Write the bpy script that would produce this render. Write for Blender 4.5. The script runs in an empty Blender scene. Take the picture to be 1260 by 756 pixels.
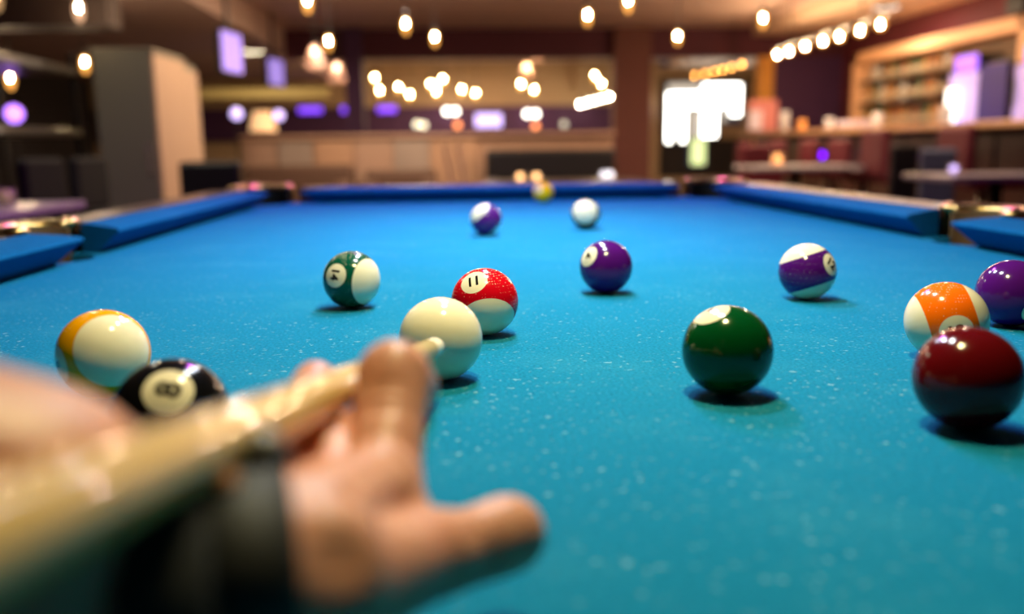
import bpy, bmesh, math, random
import numpy as np
from mathutils import Vector, Matrix, noise

random.seed(7)
SC = bpy.context.scene
COL = SC.collection
PI = math.pi
TZ = 0.79            # height of the cloth above the floor
R = 0.028575         # pool ball radius
EYE = Vector((0.0, 0.0, TZ + 0.1575))

# ------------------------------------------------------------------ camera
cam = bpy.data.cameras.new('camera')
cam.sensor_width = 36.0
cam.lens = 31.2
cam.clip_start = 0.01
cam.dof.use_dof = True
cam.dof.focus_distance = 0.70
cam.dof.aperture_fstop = 3.0
cam_ob = bpy.data.objects.new('camera', cam)
COL.objects.link(cam_ob)
c_right = Vector((0.998, -0.0624, -0.012)).normalized()
c_fwd = Vector((0.0593, 0.9823, -0.1776)).normalized()
c_up = c_right.cross(c_fwd).normalized()
c_right = c_fwd.cross(c_up).normalized()
mw = Matrix.Identity(4)
for i in range(3):
    mw[i][0], mw[i][1], mw[i][2], mw[i][3] = c_right[i], c_up[i], -c_fwd[i], EYE[i]
cam_ob.matrix_world = mw
SC.camera = cam_ob

# ------------------------------------------------------------------ world, exposure
wd = bpy.data.worlds.new('world')
SC.world = wd
wd.use_nodes = True
wd.node_tree.nodes['Background'].inputs[0].default_value = (0.6, 0.7, 1.0, 1)
wd.node_tree.nodes['Background'].inputs[1].default_value = 0.05
SC.view_settings.view_transform = 'Standard'
SC.view_settings.look = 'None'
SC.view_settings.exposure = 0.0
SC.view_settings.gamma = 1.0
SC.view_settings.use_curve_mapping = False
try:
    SC.cycles.max_bounces = 6
    SC.cycles.sample_clamp_indirect = 4.0
    SC.cycles.caustics_reflective = False
    SC.cycles.caustics_refractive = False
except Exception:
    pass

LAMPS = [  # billiard lamps above the table: y, watts, colour
    (0.56, 4.8, (1.0, 0.86, 0.40)),
    (0.95, 4.2, (0.90, 0.94, 0.94)),
    (1.40, 7.6, (0.80, 0.88, 1.0)),
    (1.92, 7.6, (0.76, 0.84, 1.0)),
]
LAMP_X, LAMP_Z = 0.10, 0.86

# ------------------------------------------------------------------ helpers
def lin(c):
    return tuple((v / 255 / 12.92) if v / 255 <= 0.04045 else ((v / 255 + 0.055) / 1.055) ** 2.4 for v in c)

MATS = {}
def mat(name, rgb, rough=0.5, metal=0.0, emit=None, es=0.0, coat=0.0, bump=None, var=None, sheen=0.0, sss=0.0, ior=None):
    if name in MATS:
        return MATS[name]
    m = bpy.data.materials.new(name)
    m.use_nodes = True
    nt = m.node_tree
    b = nt.nodes['Principled BSDF']
    col = (*lin(rgb), 1)
    b.inputs['Base Color'].default_value = col
    b.inputs['Roughness'].default_value = rough
    b.inputs['Metallic'].default_value = metal
    if ior: b.inputs['IOR'].default_value = ior
    if coat:
        b.inputs['Coat Weight'].default_value = coat
        b.inputs['Coat Roughness'].default_value = 0.03
    if sheen:
        b.inputs['Sheen Weight'].default_value = sheen
    if sss:
        b.inputs['Subsurface Weight'].default_value = sss
        b.inputs['Subsurface Radius'].default_value = (0.006, 0.002, 0.001)
        b.inputs['Subsurface Scale'].default_value = 1.0
    if emit:
        b.inputs['Emission Color'].default_value = (*lin(emit), 1)
        b.inputs['Emission Strength'].default_value = es
    tc = None
    if var or bump:
        tc = nt.nodes.new('ShaderNodeTexCoord')
    if var:   # var = (scale, amount, stretch)
        mp = nt.nodes.new('ShaderNodeMapping')
        mp.inputs['Scale'].default_value = var[2] if len(var) > 2 else (1, 1, 1)
        n = nt.nodes.new('ShaderNodeTexNoise')
        n.inputs['Scale'].default_value = var[0]
        n.inputs['Detail'].default_value = 5
        nt.links.new(tc.outputs['Object'], mp.inputs[0])
        nt.links.new(mp.outputs[0], n.inputs['Vector'])
        mx = nt.nodes.new('ShaderNodeMix'); mx.data_type = 'RGBA'
        mx.inputs['A'].default_value = (*[v * (1 - var[1]) for v in col[:3]], 1)
        mx.inputs['B'].default_value = (*[min(1, v * (1 + var[1])) for v in col[:3]], 1)
        nt.links.new(n.outputs['Fac'], mx.inputs['Factor'])
        nt.links.new(mx.outputs['Result'], b.inputs['Base Color'])
    if bump:  # bump = (scale, strength, distance)
        n2 = nt.nodes.new('ShaderNodeTexNoise')
        n2.inputs['Scale'].default_value = bump[0]
        n2.inputs['Detail'].default_value = 4
        nt.links.new(tc.outputs['Object'], n2.inputs['Vector'])
        bp = nt.nodes.new('ShaderNodeBump')
        bp.inputs['Strength'].default_value = bump[1]
        bp.inputs['Distance'].default_value = bump[2]
        nt.links.new(n2.outputs['Fac'], bp.inputs['Height'])
        nt.links.new(bp.outputs[0], b.inputs['Normal'])
    MATS[name] = m
    return m

def glow(name, rgb, strength):
    return mat(name, rgb, 0.5, emit=rgb, es=strength)

def link_mesh(name, me, m=None, parent=None):
    o = bpy.data.objects.new(name, me)
    COL.objects.link(o)
    if m is not None:
        me.materials.clear(); me.materials.append(m)
    if parent is not None:
        o.parent = parent
    return o

def obj(name, bm, m, parent=None, smooth=False, loc=None):
    me = bpy.data.meshes.new(name)
    bm.normal_update()
    bm.to_mesh(me); bm.free()
    if smooth:
        for p in me.polygons: p.use_smooth = True
    o = link_mesh(name, me, m, parent)
    if loc is not None: o.location = loc
    return o

def tag(o, label, cat, group=None, kind=None):
    o['label'] = label; o['category'] = cat
    if group: o['group'] = group
    if kind: o['kind'] = kind
    return o

def thing(name, label, cat, loc=(0, 0, 0), rz=0.0, group=None):
    o = bpy.data.objects.new(name, None)
    o.empty_display_size = 0.1
    COL.objects.link(o)
    o.location = loc; o.rotation_euler = (0, 0, rz)
    return tag(o, label, cat, group)

def struct(name, bm, m, parent=None, smooth=False):
    o = obj(name, bm, m, parent, smooth)
    if parent is None: o['kind'] = 'structure'
    return o

def dup(root, loc, label=None, rz=None, scale=None):
    r = root.copy(); COL.objects.link(r); r.location = loc
    if rz is not None: r.rotation_euler = (0, 0, rz)
    if scale is not None: r.scale = scale
    if label: r['label'] = label
    for ch in list(root.children):
        c = ch.copy(); COL.objects.link(c); c.parent = r
        for g in list(ch.children):
            d = g.copy(); COL.objects.link(d); d.parent = c
    return r

def NB(): return bmesh.new()

def box(bm, x0, x1, y0, y1, z0, z1, bev=0.0):
    vs = [bm.verts.new((x, y, z)) for x in (x0, x1) for y in (y0, y1) for z in (z0, z1)]
    fs = [(0, 1, 3, 2), (4, 6, 7, 5), (0, 4, 5, 1), (2, 3, 7, 6), (0, 2, 6, 4), (1, 5, 7, 3)]
    ff = [bm.faces.new([vs[i] for i in f]) for f in fs]
    if bev > 0:
        es = list({e for f in ff for e in f.edges})
        bmesh.ops.bevel(bm, geom=es, offset=bev, segments=2, affect='EDGES', profile=0.5)
    return bm

def bxo(name, x0, x1, y0, y1, z0, z1, m, parent=None, bev=0.0):
    return obj(name, box(NB(), x0, x1, y0, y1, z0, z1, bev), m, parent)

def frame_of(d):
    d = Vector(d).normalized()
    a = Vector((0, 0, 1)) if abs(d.z) < 0.9 else Vector((1, 0, 0))
    u = d.cross(a).normalized(); v = d.cross(u).normalized()
    return u, v, d

def tube(bm, pts, rad, n=10, caps=True):
    pts = [Vector(p) for p in pts]
    rads = rad if isinstance(rad, (list, tuple)) else [rad] * len(pts)
    rings = []
    for i, p in enumerate(pts):
        d = (pts[min(i + 1, len(pts) - 1)] - pts[max(i - 1, 0)])
        u, v, d = frame_of(d)
        rings.append([bm.verts.new(p + rads[i] * (math.cos(2 * PI * k / n) * u + math.sin(2 * PI * k / n) * v)) for k in range(n)])
    for a, b in zip(rings, rings[1:]):
        for k in range(n):
            bm.faces.new((a[k], a[(k + 1) % n], b[(k + 1) % n], b[k]))
    if caps:
        bm.faces.new(rings[0][::-1]); bm.faces.new(rings[-1])
    return bm

def lathe(bm, prof, n=24, c=(0, 0, 0), closed_ends=True):
    """prof: list of (r, z) bottom to top"""
    rings = []
    for r, z in prof:
        rings.append([bm.verts.new((c[0] + max(r, 1e-4) * math.cos(2 * PI * k / n), c[1] + max(r, 1e-4) * math.sin(2 * PI * k / n), c[2] + z)) for k in range(n)])
    for a, b in zip(rings, rings[1:]):
        for k in range(n):
            bm.faces.new((a[k], a[(k + 1) % n], b[(k + 1) % n], b[k]))
    if closed_ends:
        bm.faces.new(rings[0][::-1]); bm.faces.new(rings[-1])
    return bm

def ball_bm(bm, c, r, seg=16, sc=(1, 1, 1)):
    m = Matrix.Translation(c) @ Matrix.Diagonal((*sc, 1))
    bmesh.ops.create_uvsphere(bm, u_segments=seg, v_segments=max(6, seg // 2), radius=r, matrix=m)
    return bm

def arc_wall(bm, cx, cy, r0, r1, z0, z1, a0, a1, n=24):
    """solid annulus sector"""
    prev = None; first = None
    for k in range(n + 1):
        a = a0 + (a1 - a0) * k / n
        ca, sa = math.cos(a), math.sin(a)
        ring = [bm.verts.new((cx + r * ca, cy + r * sa, z)) for r, z in ((r0, z0), (r1, z0), (r1, z1), (r0, z1))]
        if prev:
            for j in range(4):
                bm.faces.new((prev[j], prev[(j + 1) % 4], ring[(j + 1) % 4], ring[j]))
        else:
            first = ring
        prev = ring
    bm.faces.new(first[::-1]); bm.faces.new(prev)
    return bm

# ------------------------------------------------------------------ materials of the place
M_WOOD = mat('dark_wood', (58, 30, 20), 0.35, var=(6, 0.4, (1, 8, 8)), coat=0.3)
M_TAN = mat('tan_wood', (172, 136, 110), 0.5, var=(3, 0.25, (6, 1, 1)))
M_BARTOP = mat('bar_top_wood', (196, 150, 104), 0.35, var=(3, 0.25, (6, 1, 1)), coat=0.3)
M_MAROON = mat('maroon_paint', (96, 34, 44), 0.7, var=(2, 0.12))
M_BULK = mat('bulkhead_paint', (74, 22, 40), 0.75, var=(2, 0.12))
M_PURPLEW = mat('purple_paint', (66, 28, 70), 0.7, var=(2, 0.15))
M_CEIL = mat('ceiling_plaster', (204, 176, 164), 0.85, var=(1.5, 0.06))
M_CREAM = mat('cream_plaster', (226, 196, 170), 0.8, var=(1.5, 0.05))
M_BEIGE = mat('beige_wall', (176, 146, 112), 0.8, var=(1.2, 0.12))
M_DARK = mat('dark_wall', (44, 36, 36), 0.8, var=(1.5, 0.2))
M_FLOOR = mat('floor_boards', (62, 44, 36), 0.4, var=(4, 0.3, (10, 1, 1)))
M_BLACK = mat('black_plastic', (14, 14, 15), 0.5)
M_LEATHER = mat('black_leather', (18, 17, 18), 0.45, bump=(60, 0.2, 0.002))
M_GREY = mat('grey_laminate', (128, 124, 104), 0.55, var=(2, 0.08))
M_GREYTOP = mat('grey_table_top', (150, 145, 150), 0.3, var=(5, 0.1))
M_STEEL = mat('brushed_steel', (190, 188, 184), 0.3, metal=1.0, var=(3, 0.1, (1, 40, 40)))
M_GOLD = mat('brass_casting', (236, 196, 126), 0.28, metal=1.0, var=(30, 0.15))
M_BRONZE = mat('bronze_liner', (120, 92, 58), 0.5, var=(20, 0.2))
M_RUBBER = mat('pocket_rubber', (12, 14, 14), 0.6)
M_REDSEAT = mat('red_upholstery', (92, 8, 26), 0.6, bump=(40, 0.2, 0.003))
M_BLUEGREY = mat('blue_grey_fabric', (84, 92, 112), 0.8, bump=(200, 0.3, 0.001))
M_PALEWOOD = mat('pale_wood', (206, 176, 150), 0.5, var=(6, 0.2, (1, 1, 8)))

def cloth_mat(name, rgb, flecks=True):
    m = bpy.data.materials.new(name); m.use_nodes = True
    nt = m.node_tree; b = nt.nodes['Principled BSDF']
    N = nt.nodes.new; L = nt.links.new
    tc = N('ShaderNodeTexCoord')
    base = lin(rgb)
    big = N('ShaderNodeTexNoise'); big.inputs['Scale'].default_value = 9; big.inputs['Detail'].default_value = 7
    big.inputs['Roughness'].default_value = 0.68
    L(tc.outputs['Object'], big.inputs['Vector'])
    r1 = N('ShaderNodeMapRange'); r1.inputs[1].default_value = 0.50; r1.inputs[2].default_value = 0.80
    r1.inputs[3].default_value = 0.0; r1.inputs[4].default_value = 0.42
    L(big.outputs['Fac'], r1.inputs[0])
    mx = N('ShaderNodeMix'); mx.data_type = 'RGBA'
    mx.inputs['A'].default_value = (*base, 1)
    mx.inputs['B'].default_value = (base[0] * 1.5 + 0.025, min(1, base[1] * 1.3 + 0.03), min(1, base[2] * 1.15 + 0.02), 1)
    L(r1.outputs[0], mx.inputs['Factor'])
    out = mx.outputs['Result']
    fine = N('ShaderNodeTexNoise'); fine.inputs['Scale'].default_value = 420; fine.inputs['Detail'].default_value = 3
    L(tc.outputs['Object'], fine.inputs['Vector'])
    r2 = N('ShaderNodeMapRange'); r2.inputs[1].default_value = 0.3; r2.inputs[2].default_value = 0.7
    r2.inputs[3].default_value = 0.78; r2.inputs[4].default_value = 1.22
    L(fine.outputs['Fac'], r2.inputs[0])
    vm = N('ShaderNodeVectorMath'); vm.operation = 'SCALE'
    L(out, vm.inputs[0]); L(r2.outputs[0], vm.inputs['Scale'])
    out = vm.outputs[0]
    if flecks:   # chalk and lint specks
        fn = N('ShaderNodeTexNoise'); fn.inputs['Scale'].default_value = 170; fn.inputs['Detail'].default_value = 2
        L(tc.outputs['Object'], fn.inputs['Vector'])
        f1 = N('ShaderNodeMapRange'); f1.inputs[1].default_value = 0.625; f1.inputs[2].default_value = 0.72
        L(fn.outputs['Fac'], f1.inputs[0])
        fb = N('ShaderNodeTexNoise'); fb.inputs['Scale'].default_value = 14; fb.inputs['Detail'].default_value = 4
        L(tc.outputs['Object'], fb.inputs['Vector'])
        f2 = N('ShaderNodeMapRange'); f2.inputs[1].default_value = 0.40; f2.inputs[2].default_value = 0.66
        f2.inputs[3].default_value = 0.12; f2.inputs[4].default_value = 0.62
        L(fb.outputs['Fac'], f2.inputs[0])
        am2 = N('ShaderNodeMath'); am2.operation = 'MULTIPLY'; L(f1.outputs[0], am2.inputs[0]); L(f2.outputs[0], am2.inputs[1])
        m2 = N('ShaderNodeMix'); m2.data_type = 'RGBA'
        L(am2.outputs[0], m2.inputs['Factor']); L(out, m2.inputs['A'])
        m2.inputs['B'].default_value = (0.28, 0.52, 0.60, 1)
        out = m2.outputs['Result']
    L(out, b.inputs['Base Color'])
    b.inputs['Roughness'].default_value = 0.9
    b.inputs['Specular IOR Level'].default_value = 0.02
    b.inputs['Sheen Weight'].default_value = 0.0
    b.inputs['Sheen Roughness'].default_value = 0.4
    bp = N('ShaderNodeBump'); bp.inputs['Strength'].default_value = 0.25; bp.inputs['Distance'].default_value = 0.001
    L(fine.outputs['Fac'], bp.inputs['Height']); L(bp.outputs[0], b.inputs['Normal'])
    return m
M_CLOTH = cloth_mat('blue_baize', (20, 115, 152))
M_CUSHION = cloth_mat('blue_cushion_baize', (14, 96, 144), flecks=False)

# ------------------------------------------------------------------ the room shell
CEIL, SOFF_L, SOFF_R = 2.60, 2.28, 2.48
def ceil_z(x): return SOFF_L if x < -2.35 else (SOFF_R if x > 4.3 else CEIL)

struct('floor', box(NB(), -7, 6.6, -4, 18.2, -0.1, 0.0), M_FLOOR)
struct('ceiling', box(NB(), -2.35, 4.3, -4, 18.2, CEIL, CEIL + 0.15), M_CEIL)
struct('ceiling_left_soffit', box(NB(), -7, -2.35, -4, 18.2, SOFF_L, CEIL + 0.15), M_CEIL)
struct('ceiling_right_soffit', box(NB(), 4.3, 6.6, -4, 18.2, SOFF_R, CEIL + 0.15), M_CREAM)
struct('wall_left', box(NB(), -7.1, -7, -4, 18.2, 0, SOFF_L), M_DARK)
struct('wall_right', box(NB(), 5.65, 6.6, -4, 13.0, 0, SOFF_R), M_MAROON)
struct('wall_right_far', box(NB(), 6.5, 6.6, 13.2, 18.0, 0, SOFF_R), M_BEIGE)
struct('wall_near', box(NB(), -7, 5.65, -4.1, -4, 0, CEIL), M_DARK)
# back wall with an opening for the daylit window
bw = NB()
box(bw, -7, 4.1, 18.0, 18.2, 0, CEIL)
box(bw, 6.0, 6.6, 18.0, 18.2, 0, SOFF_R)
box(bw, 4.1, 6.0, 18.0, 18.2, 2.28, SOFF_R)
box(bw, 4.1, 6.0, 18.0, 18.2, 0, 0.30)
struct('wall_back', bw, M_BEIGE)
struct('trim_1', box(NB(), -6.9, 3.4, 17.9, 18.0, 1.12, 1.75), M_PURPLEW)      # purple panel band on the back wall
bh = NB()
box(bh, -2.35, 4.3, 13.0, 13.2, 2.19, CEIL); box(bh, 4.3, 5.65, 13.0, 13.2, 2.19, SOFF_R)
struct('trim_2', bh, M_BULK)                                                       # maroon bulkhead
struct('wall_bar_end', box(NB(), 4.62, 6.6, 13.0, 13.2, 0, 2.19), M_PURPLEW)
struct('trim_3', box(NB(), 4.42, 4.62, 12.97, 13.2, 0, 2.19), mat('orange_lit_edge', (214, 150, 60), 0.7))  # orange light on the wall edge, painted as this strip's colour
struct('trim_4', box(NB(), -1.52, -1.27, 12.85, 13.1, 0, CEIL), M_PURPLEW)         # column
struct('trim_5', box(NB(), 2.27, 2.80, 12.85, 13.1, 0, CEIL), mat('brown_column', (98, 52, 44), 0.7, var=(2, 0.1)))
struct('trim_6', box(NB(), -6.9, -2.36, 6.5, 6.75, 1.80, SOFF_L), mat('brown_header', (70, 54, 46), 0.7))   # header over the opening beside the rack
struct('trim_7', box(NB(), -5.0, -1.9, 13.9, 14.0, 1.72, 1.86), mat('yellow_header', (196, 168, 104), 0.7))
# window in the back wall
wn = struct('window_1', box(box(box(NB(), 4.1, 4.16, 17.98, 18.1, 0.3, 2.28), 5.94, 6.0, 17.98, 18.1, 0.3, 2.28), 4.16, 5.94, 17.98, 18.1, 2.22, 2.28), M_DARK)
M_DAY = glow('daylit_glass', (255, 252, 240), 8.0)
M_DAYDIM = glow('shaded_glass', (236, 232, 220), 0.55)
for (a, b_, c, d, m_) in ((4.25, 4.36, 1.00, 1.66, M_DAY), (4.54, 4.64, 1.00, 1.66, M_DAY), (4.72, 4.94, 1.10, 1.66, M_DAYDIM), (4.97, 5.28, 1.10, 1.66, M_DAY), (5.34, 5.48, 1.40, 1.66, M_DAYDIM), (5.54, 5.76, 1.52, 1.66, M_DAY), (4.97, 5.76, 1.68, 2.14, M_DAY), (4.25, 4.94, 1.68, 1.98, M_DAY), (4.25, 4.94, 2.00, 2.16, M_DAYDIM)):
    obj('pane', box(NB(), a, b_, 18.04, 18.06, c, d), m_, wn)
    obj('sash', box(box(box(box(NB(), a - 0.02, a, 18.0, 18.1, c - 0.02, d + 0.02), b_, b_ + 0.02, 18.0, 18.1, c - 0.02, d + 0.02), a, b_, 18.0, 18.1, c - 0.02, c), a, b_, 18.0, 18.1, d, d + 0.02), M_GREYTOP, wn)
obj('pane', box(NB(), 4.78, 5.06, 18.04, 18.06, 0.55, 1.06), glow('garden_glass', (226, 244, 170), 1.3), wn)
for a, b_, c, d in ((4.16, 4.23, 0.9, 2.22), (4.38, 4.52, 0.9, 1.64), (4.66, 4.70, 0.3, 1.64), (4.16, 4.66, 0.3, 0.96), (5.10, 5.94, 0.3, 1.06), (5.30, 5.94, 1.06, 1.36), (5.80, 5.94, 1.36, 2.22), (4.16, 5.80, 2.18, 2.22), (4.70, 5.10, 0.3, 0.52)):
    obj('panel', box(NB(), a, b_, 18.03, 18.1, c, d), M_BEIGE if c > 0.9 else M_DARK, wn)

# ------------------------------------------------------------------ pool table
XL, XR, YN, YF = -0.530, 0.742, 0.090, 2.632
YM = (YN + YF) / 2
table = thing('pool_table', 'large pool table covered in bright blue cloth with brass pocket castings', 'pool table', (0, 0, TZ))
SIDE_R, CORN_R = 0.062, 0.066
pockets = []   # (cx, cy, r, outward angle, half span of outer wall)
for sx, x in ((-1, XL), (1, XR)):
    pockets.append((x + sx * 0.080, YM, SIDE_R, 0 if sx > 0 else PI, PI * 0.52, 'side'))
    for sy, y in ((-1, YN), (1, YF)):
        pockets.append((x + sx * 0.034, y + sy * 0.034, CORN_R, math.atan2(sy, sx), PI * 0.66, 'corner'))

def bed_outline():
    """outline of the slate with round cut-outs, counter-clockwise"""
    e = 0.075
    x0, x1, y0, y1 = XL - e, XR + e, YN - e, YF + e
    pts = []
    def arc(cx, cy, r, a0, a1, n=14):
        for k in range(n + 1):
            a = a0 + (a1 - a0) * k / n
            pts.append((cx + r * math.cos(a), cy + r * math.sin(a)))
    def corner(cx, cy, r, px, py, first):
        # circle meets the vertical side x=px and horizontal side y=py; returns angles
        dx = px - cx; ay = math.sqrt(max(r * r - dx * dx, 1e-9)); dy = py - cy; ax = math.sqrt(max(r * r - dy * dy, 1e-9))
        sx = 1 if px < cx or True else 1
        return dx, ay, dy, ax
    P = {(p[5], p[0] > 0, p[1] > YM + 0.1, p[1] < YM - 0.1): p for p in pockets}
    # start at bottom side going +x, right side +y, top -x, left -y
    def c(right, top):
        for p in pockets:
            if p[5] == 'corner' and (p[0] > 0) == right and (p[1] > YM) == top: return p
    def s(right):
        for p in pockets:
            if p[5] == 'side' and (p[0] > 0) == right: return p
    def add_corner(p, px, py, order):
        dx, dy = px - p[0], py - p[1]; r = p[2]
        yv = math.sqrt(r * r - dx * dx); xh = math.sqrt(r * r - dy * dy)
        # point on the horizontal side (toward table centre), on the vertical side
        hx = (p[0] - math.copysign(xh, dx), py); vy = (px, p[1] - math.copysign(yv, dy))
        ah = math.atan2(hx[1] - p[1], hx[0] - p[0]); av = math.atan2(vy[1] - p[1], vy[0] - p[0])
        a0, a1 = (ah, av) if order == 'hv' else (av, ah)
        d = (a1 - a0 + PI) % (2 * PI) - PI      # the arc inside the slate
        if abs(d) < PI * 0.5: d = d - math.copysign(2 * PI, d)
        arc(p[0], p[1], r, a0, a0 + d)
    def add_side(p, px, up):
        dx = px - p[0]
        if abs(dx) >= p[2]: return
        yv = math.sqrt(p[2] ** 2 - dx * dx)
        inward = PI if p[0] > 0 else 0
        half = math.atan2(yv, abs(dx))
        # entry point below if going up
        sgn = math.copysign(1, dx)
        a_lo = math.atan2(-yv, dx); a_hi = math.atan2(yv, dx)
        a0, a1 = (a_lo, a_hi) if up else (a_hi, a_lo)
        d = a1 - a0
        # must pass through the inward direction
        for cand in (d, d + 2 * PI, d - 2 * PI):
            mid = a0 + cand / 2
            if math.cos(mid - inward) > 0 and abs(cand) < 2 * PI: d = cand; break
        arc(p[0], p[1], p[2], a0, a0 + d, 20)
    add_corner(c(True, False), x1, y0, 'hv')
    add_side(s(True), x1, True)
    add_corner(c(True, True), x1, y1, 'vh')
    add_corner(c(False, True), x0, y1, 'hv')
    add_side(s(False), x0, False)
    add_corner(c(False, False), x0, y0, 'vh')
    return pts
bm = NB()
ol = bed_outline()
top = [bm.verts.new((x, y, 0)) for x, y in ol]
bot = [bm.verts.new((x, y, -0.03)) for x, y in ol]
ftop = bm.faces.new(top); bm.faces.new(bot[::-1])
for i in range(len(ol)):
    j = (i + 1) % len(ol)
    bm.faces.new((top[j], top[i], bot[i], bot[j]))
bmesh.ops.triangulate(bm, faces=[f for f in bm.faces if len(f.verts) > 4])
bmesh.ops.recalc_face_normals(bm, faces=bm.faces)
obj('bed_cloth', bm, M_CLOTH, table)

PROF = [(0.040, 0.0), (0.005, 0.0305), (0.0008, 0.0335), (0.0, 0.0355), (0.0012, 0.0378), (0.006, 0.0395), (0.030, 0.0430), (0.066, 0.0465), (0.066, 0.0)]
def cushion(ax, s0, s1, nose, out, t0, t1):
    """ax 'x' or 'y' along; nose position on the other axis; out = outward sign; t0,t1 taper of ends"""
    bm = NB(); rings = []
    N = 9
    for k in range(N):
        f = k / (N - 1)
        ring = []
        for d, z in PROF:
            a, b = s0 + d * t0, s1 - d * t1
            # slight rounding of the jaw at the ends
            s = a + (b - a) * f
            n = nose + out * d
            ring.append(bm.verts.new((s, n, z) if ax == 'x' else (n, s, z)))
        rings.append(ring)
    n = len(PROF)
    for a, b in zip(rings, rings[1:]):
        for j in range(n):
            bm.faces.new((a[j], a[(j + 1) % n], b[(j + 1) % n], b[j]))
    bm.faces.new(rings[0]); bm.faces.new(rings[-1][::-1])
    bmesh.ops.recalc_face_normals(bm, faces=bm.faces)
    return obj('cushion', bm, M_CUSHION, table)
CM, SM = 0.078, 0.066
for nose, out in ((XL, -1), (XR, 1)):
    cushion('y', YN + CM, YM - SM, nose, out, 1.15, 0.30)
    cushion('y', YM + SM, YF - CM, nose, out, 0.30, 1.15)
for nose, out in ((YN, -1), (YF, 1)):
    cushion('x', XL + CM, XR - CM, nose, out, 1.15, 1.15)

# wooden rails behind the cushions, the sights set in them
def rail(x0, x1, y0, y1):
    return obj('rail', box(NB(), x0, x1, y0, y1, -0.06, 0.0455, 0.006), M_WOOD, table)
M_PEARL = mat('pearl_sight', (236, 232, 220), 0.15, coat=0.5)
for sx, x in ((-1, XL), (1, XR)):
    a, b = sorted((x + sx * 0.0675, x + sx * 0.165))
    for y0, y1 in ((YN + 0.06, YM - 0.105), (YM + 0.105, YF - 0.06)):
        rl = rail(a, b, y0, y1)
        for q in (0.25, 0.5, 0.75):
            yy = (YN if y0 < YM - 0.2 else YM) + q * (YF - YN) / 2
            s = lathe(NB(), [(0.007, 0.0450), (0.007, 0.0463), (0.005, 0.0466)], 12, (x + sx * 0.115, yy, 0))
            obj('sight', s, M_PEARL, rl)
for sy, y in ((-1, YN), (1, YF)):
    a, b = sorted((y + sy * 0.0675, y + sy * 0.165))
    rl = rail(XL + 0.06, XR - 0.06, a, b)
    for q in (0.25, 0.5, 0.75):
        s = lathe(NB(), [(0.007, 0.0450), (0.007, 0.0463), (0.005, 0.0466)], 12, (XL + q * (XR - XL), y + sy * 0.115, 0))
        obj('sight', s, M_PEARL, rl)
# pockets
for cx, cy, r, ang, half, kind in pockets:
    bm = NB()
    arc_wall(bm, cx, cy, r, r + 0.006, -0.09, -0.0305, 0, 2 * PI, 32)
    lathe(bm, [(r + 0.006, -0.10), (r + 0.006, -0.09)], 32, (cx, cy, 0))
    pk = obj('pocket_cup', bm, M_RUBBER, table, True)
    bm = arc_wall(NB(), cx, cy, r, r + 0.005, -0.03, 0.043, ang - half, ang + half, 28)
    obj('liner', bm, M_BRONZE if kind == 'side' else M_RUBBER, pk, False)
    hs = half * (0.96 if kind == 'side' else 0.74)
    bm = NB()
    # casting: a domed collar on top of the liner and a skirt outside
    a0, a1, n = ang - hs, ang + hs, 28
    pf = [(r + 0.002, 0.040), (r + 0.001, 0.0485), (r + 0.008, 0.0545), (r + 0.024, 0.0550), (r + 0.036, 0.050), (r + 0.040, 0.040), (r + 0.041, -0.04), (r + 0.030, -0.04), (r + 0.030, 0.040)]
    prev = None; first = None
    for k in range(n + 1):
        a = a0 + (a1 - a0) * k / n
        ring = [bm.verts.new((cx + q * math.cos(a), cy + q * math.sin(a), z)) for q, z in pf]
        if prev:
            for j in range(len(pf)):
                bm.faces.new((prev[j], prev[(j + 1) % len(pf)], ring[(j + 1) % len(pf)], ring[j]))
        else: first = ring
        prev = ring
    bm.faces.new(first[::-1]); bm.faces.new(prev)
    bmesh.ops.recalc_face_normals(bm, faces=bm.faces)
    obj('casting', bm, M_GOLD, pk, True)
    for sgn in (-1, 1):   # lugs where the casting is bolted to the rails
        a = ang + sgn * hs * 0.97
        lx, ly = cx + (r + 0.022) * math.cos(a), cy + (r + 0.022) * math.sin(a)
        b2 = lathe(NB(), [(0.017, 0.044), (0.017, 0.052), (0.012, 0.0565), (0.004, 0.058)], 16, (lx, ly, 0))
        obj('lug', b2, M_GOLD, pk, True)
# body of the table
bxo('apron', XL - 0.15, XR + 0.15, YN - 0.15, YF + 0.15, -0.30, -0.105, M_WOOD, table, 0.01)
for x in (XL + 0.02, XR - 0.02):
    for y in (YN + 0.25, YF - 0.25):
        obj('leg', lathe(NB(), [(0.07, -0.79), (0.075, -0.74), (0.05, -0.70), (0.06, -0.5), (0.085, -0.38), (0.09, -0.30)], 20, (x, y, 0)), M_WOOD, table, True)

# ------------------------------------------------------------------ pool balls
def glyphs(txt):
    cu = bpy.data.curves.new('numeral_curve', 'FONT')
    cu.body = txt; cu.align_x = 'CENTER'; cu.size = 1.0
    cu.offset = 0.04
    o = bpy.data.objects.new('numeral_curve', cu)
    COL.objects.link(o)
    dg = bpy.context.evaluated_depsgraph_get()
    me = bpy.data.meshes.new_from_object(o.evaluated_get(dg))
    bpy.data.objects.remove(o)
    bm = bmesh.new(); bm.from_mesh(me)
    bmesh.ops.triangulate(bm, faces=bm.faces)
    bmesh.ops.subdivide_edges(bm, edges=bm.edges, cuts=4, use_grid_fill=True)
    xs = [v.co.x for v in bm.verts]; ys = [v.co.y for v in bm.verts]
    cx, cy, h = (min(xs) + max(xs)) / 2, (min(ys) + max(ys)) / 2, max(ys) - min(ys)
    vs = [((v.co.x - cx) / h, (v.co.y - cy) / h) for v in bm.verts]
    bm.verts.index_update()
    fs = [[v.index for v in f.verts] for f in bm.faces]
    bm.free()
    return vs, fs
M_CREAMB = mat('cream_resin', (240, 228, 194), 0.13, var=(60, 0.05), ior=1.40)
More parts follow.
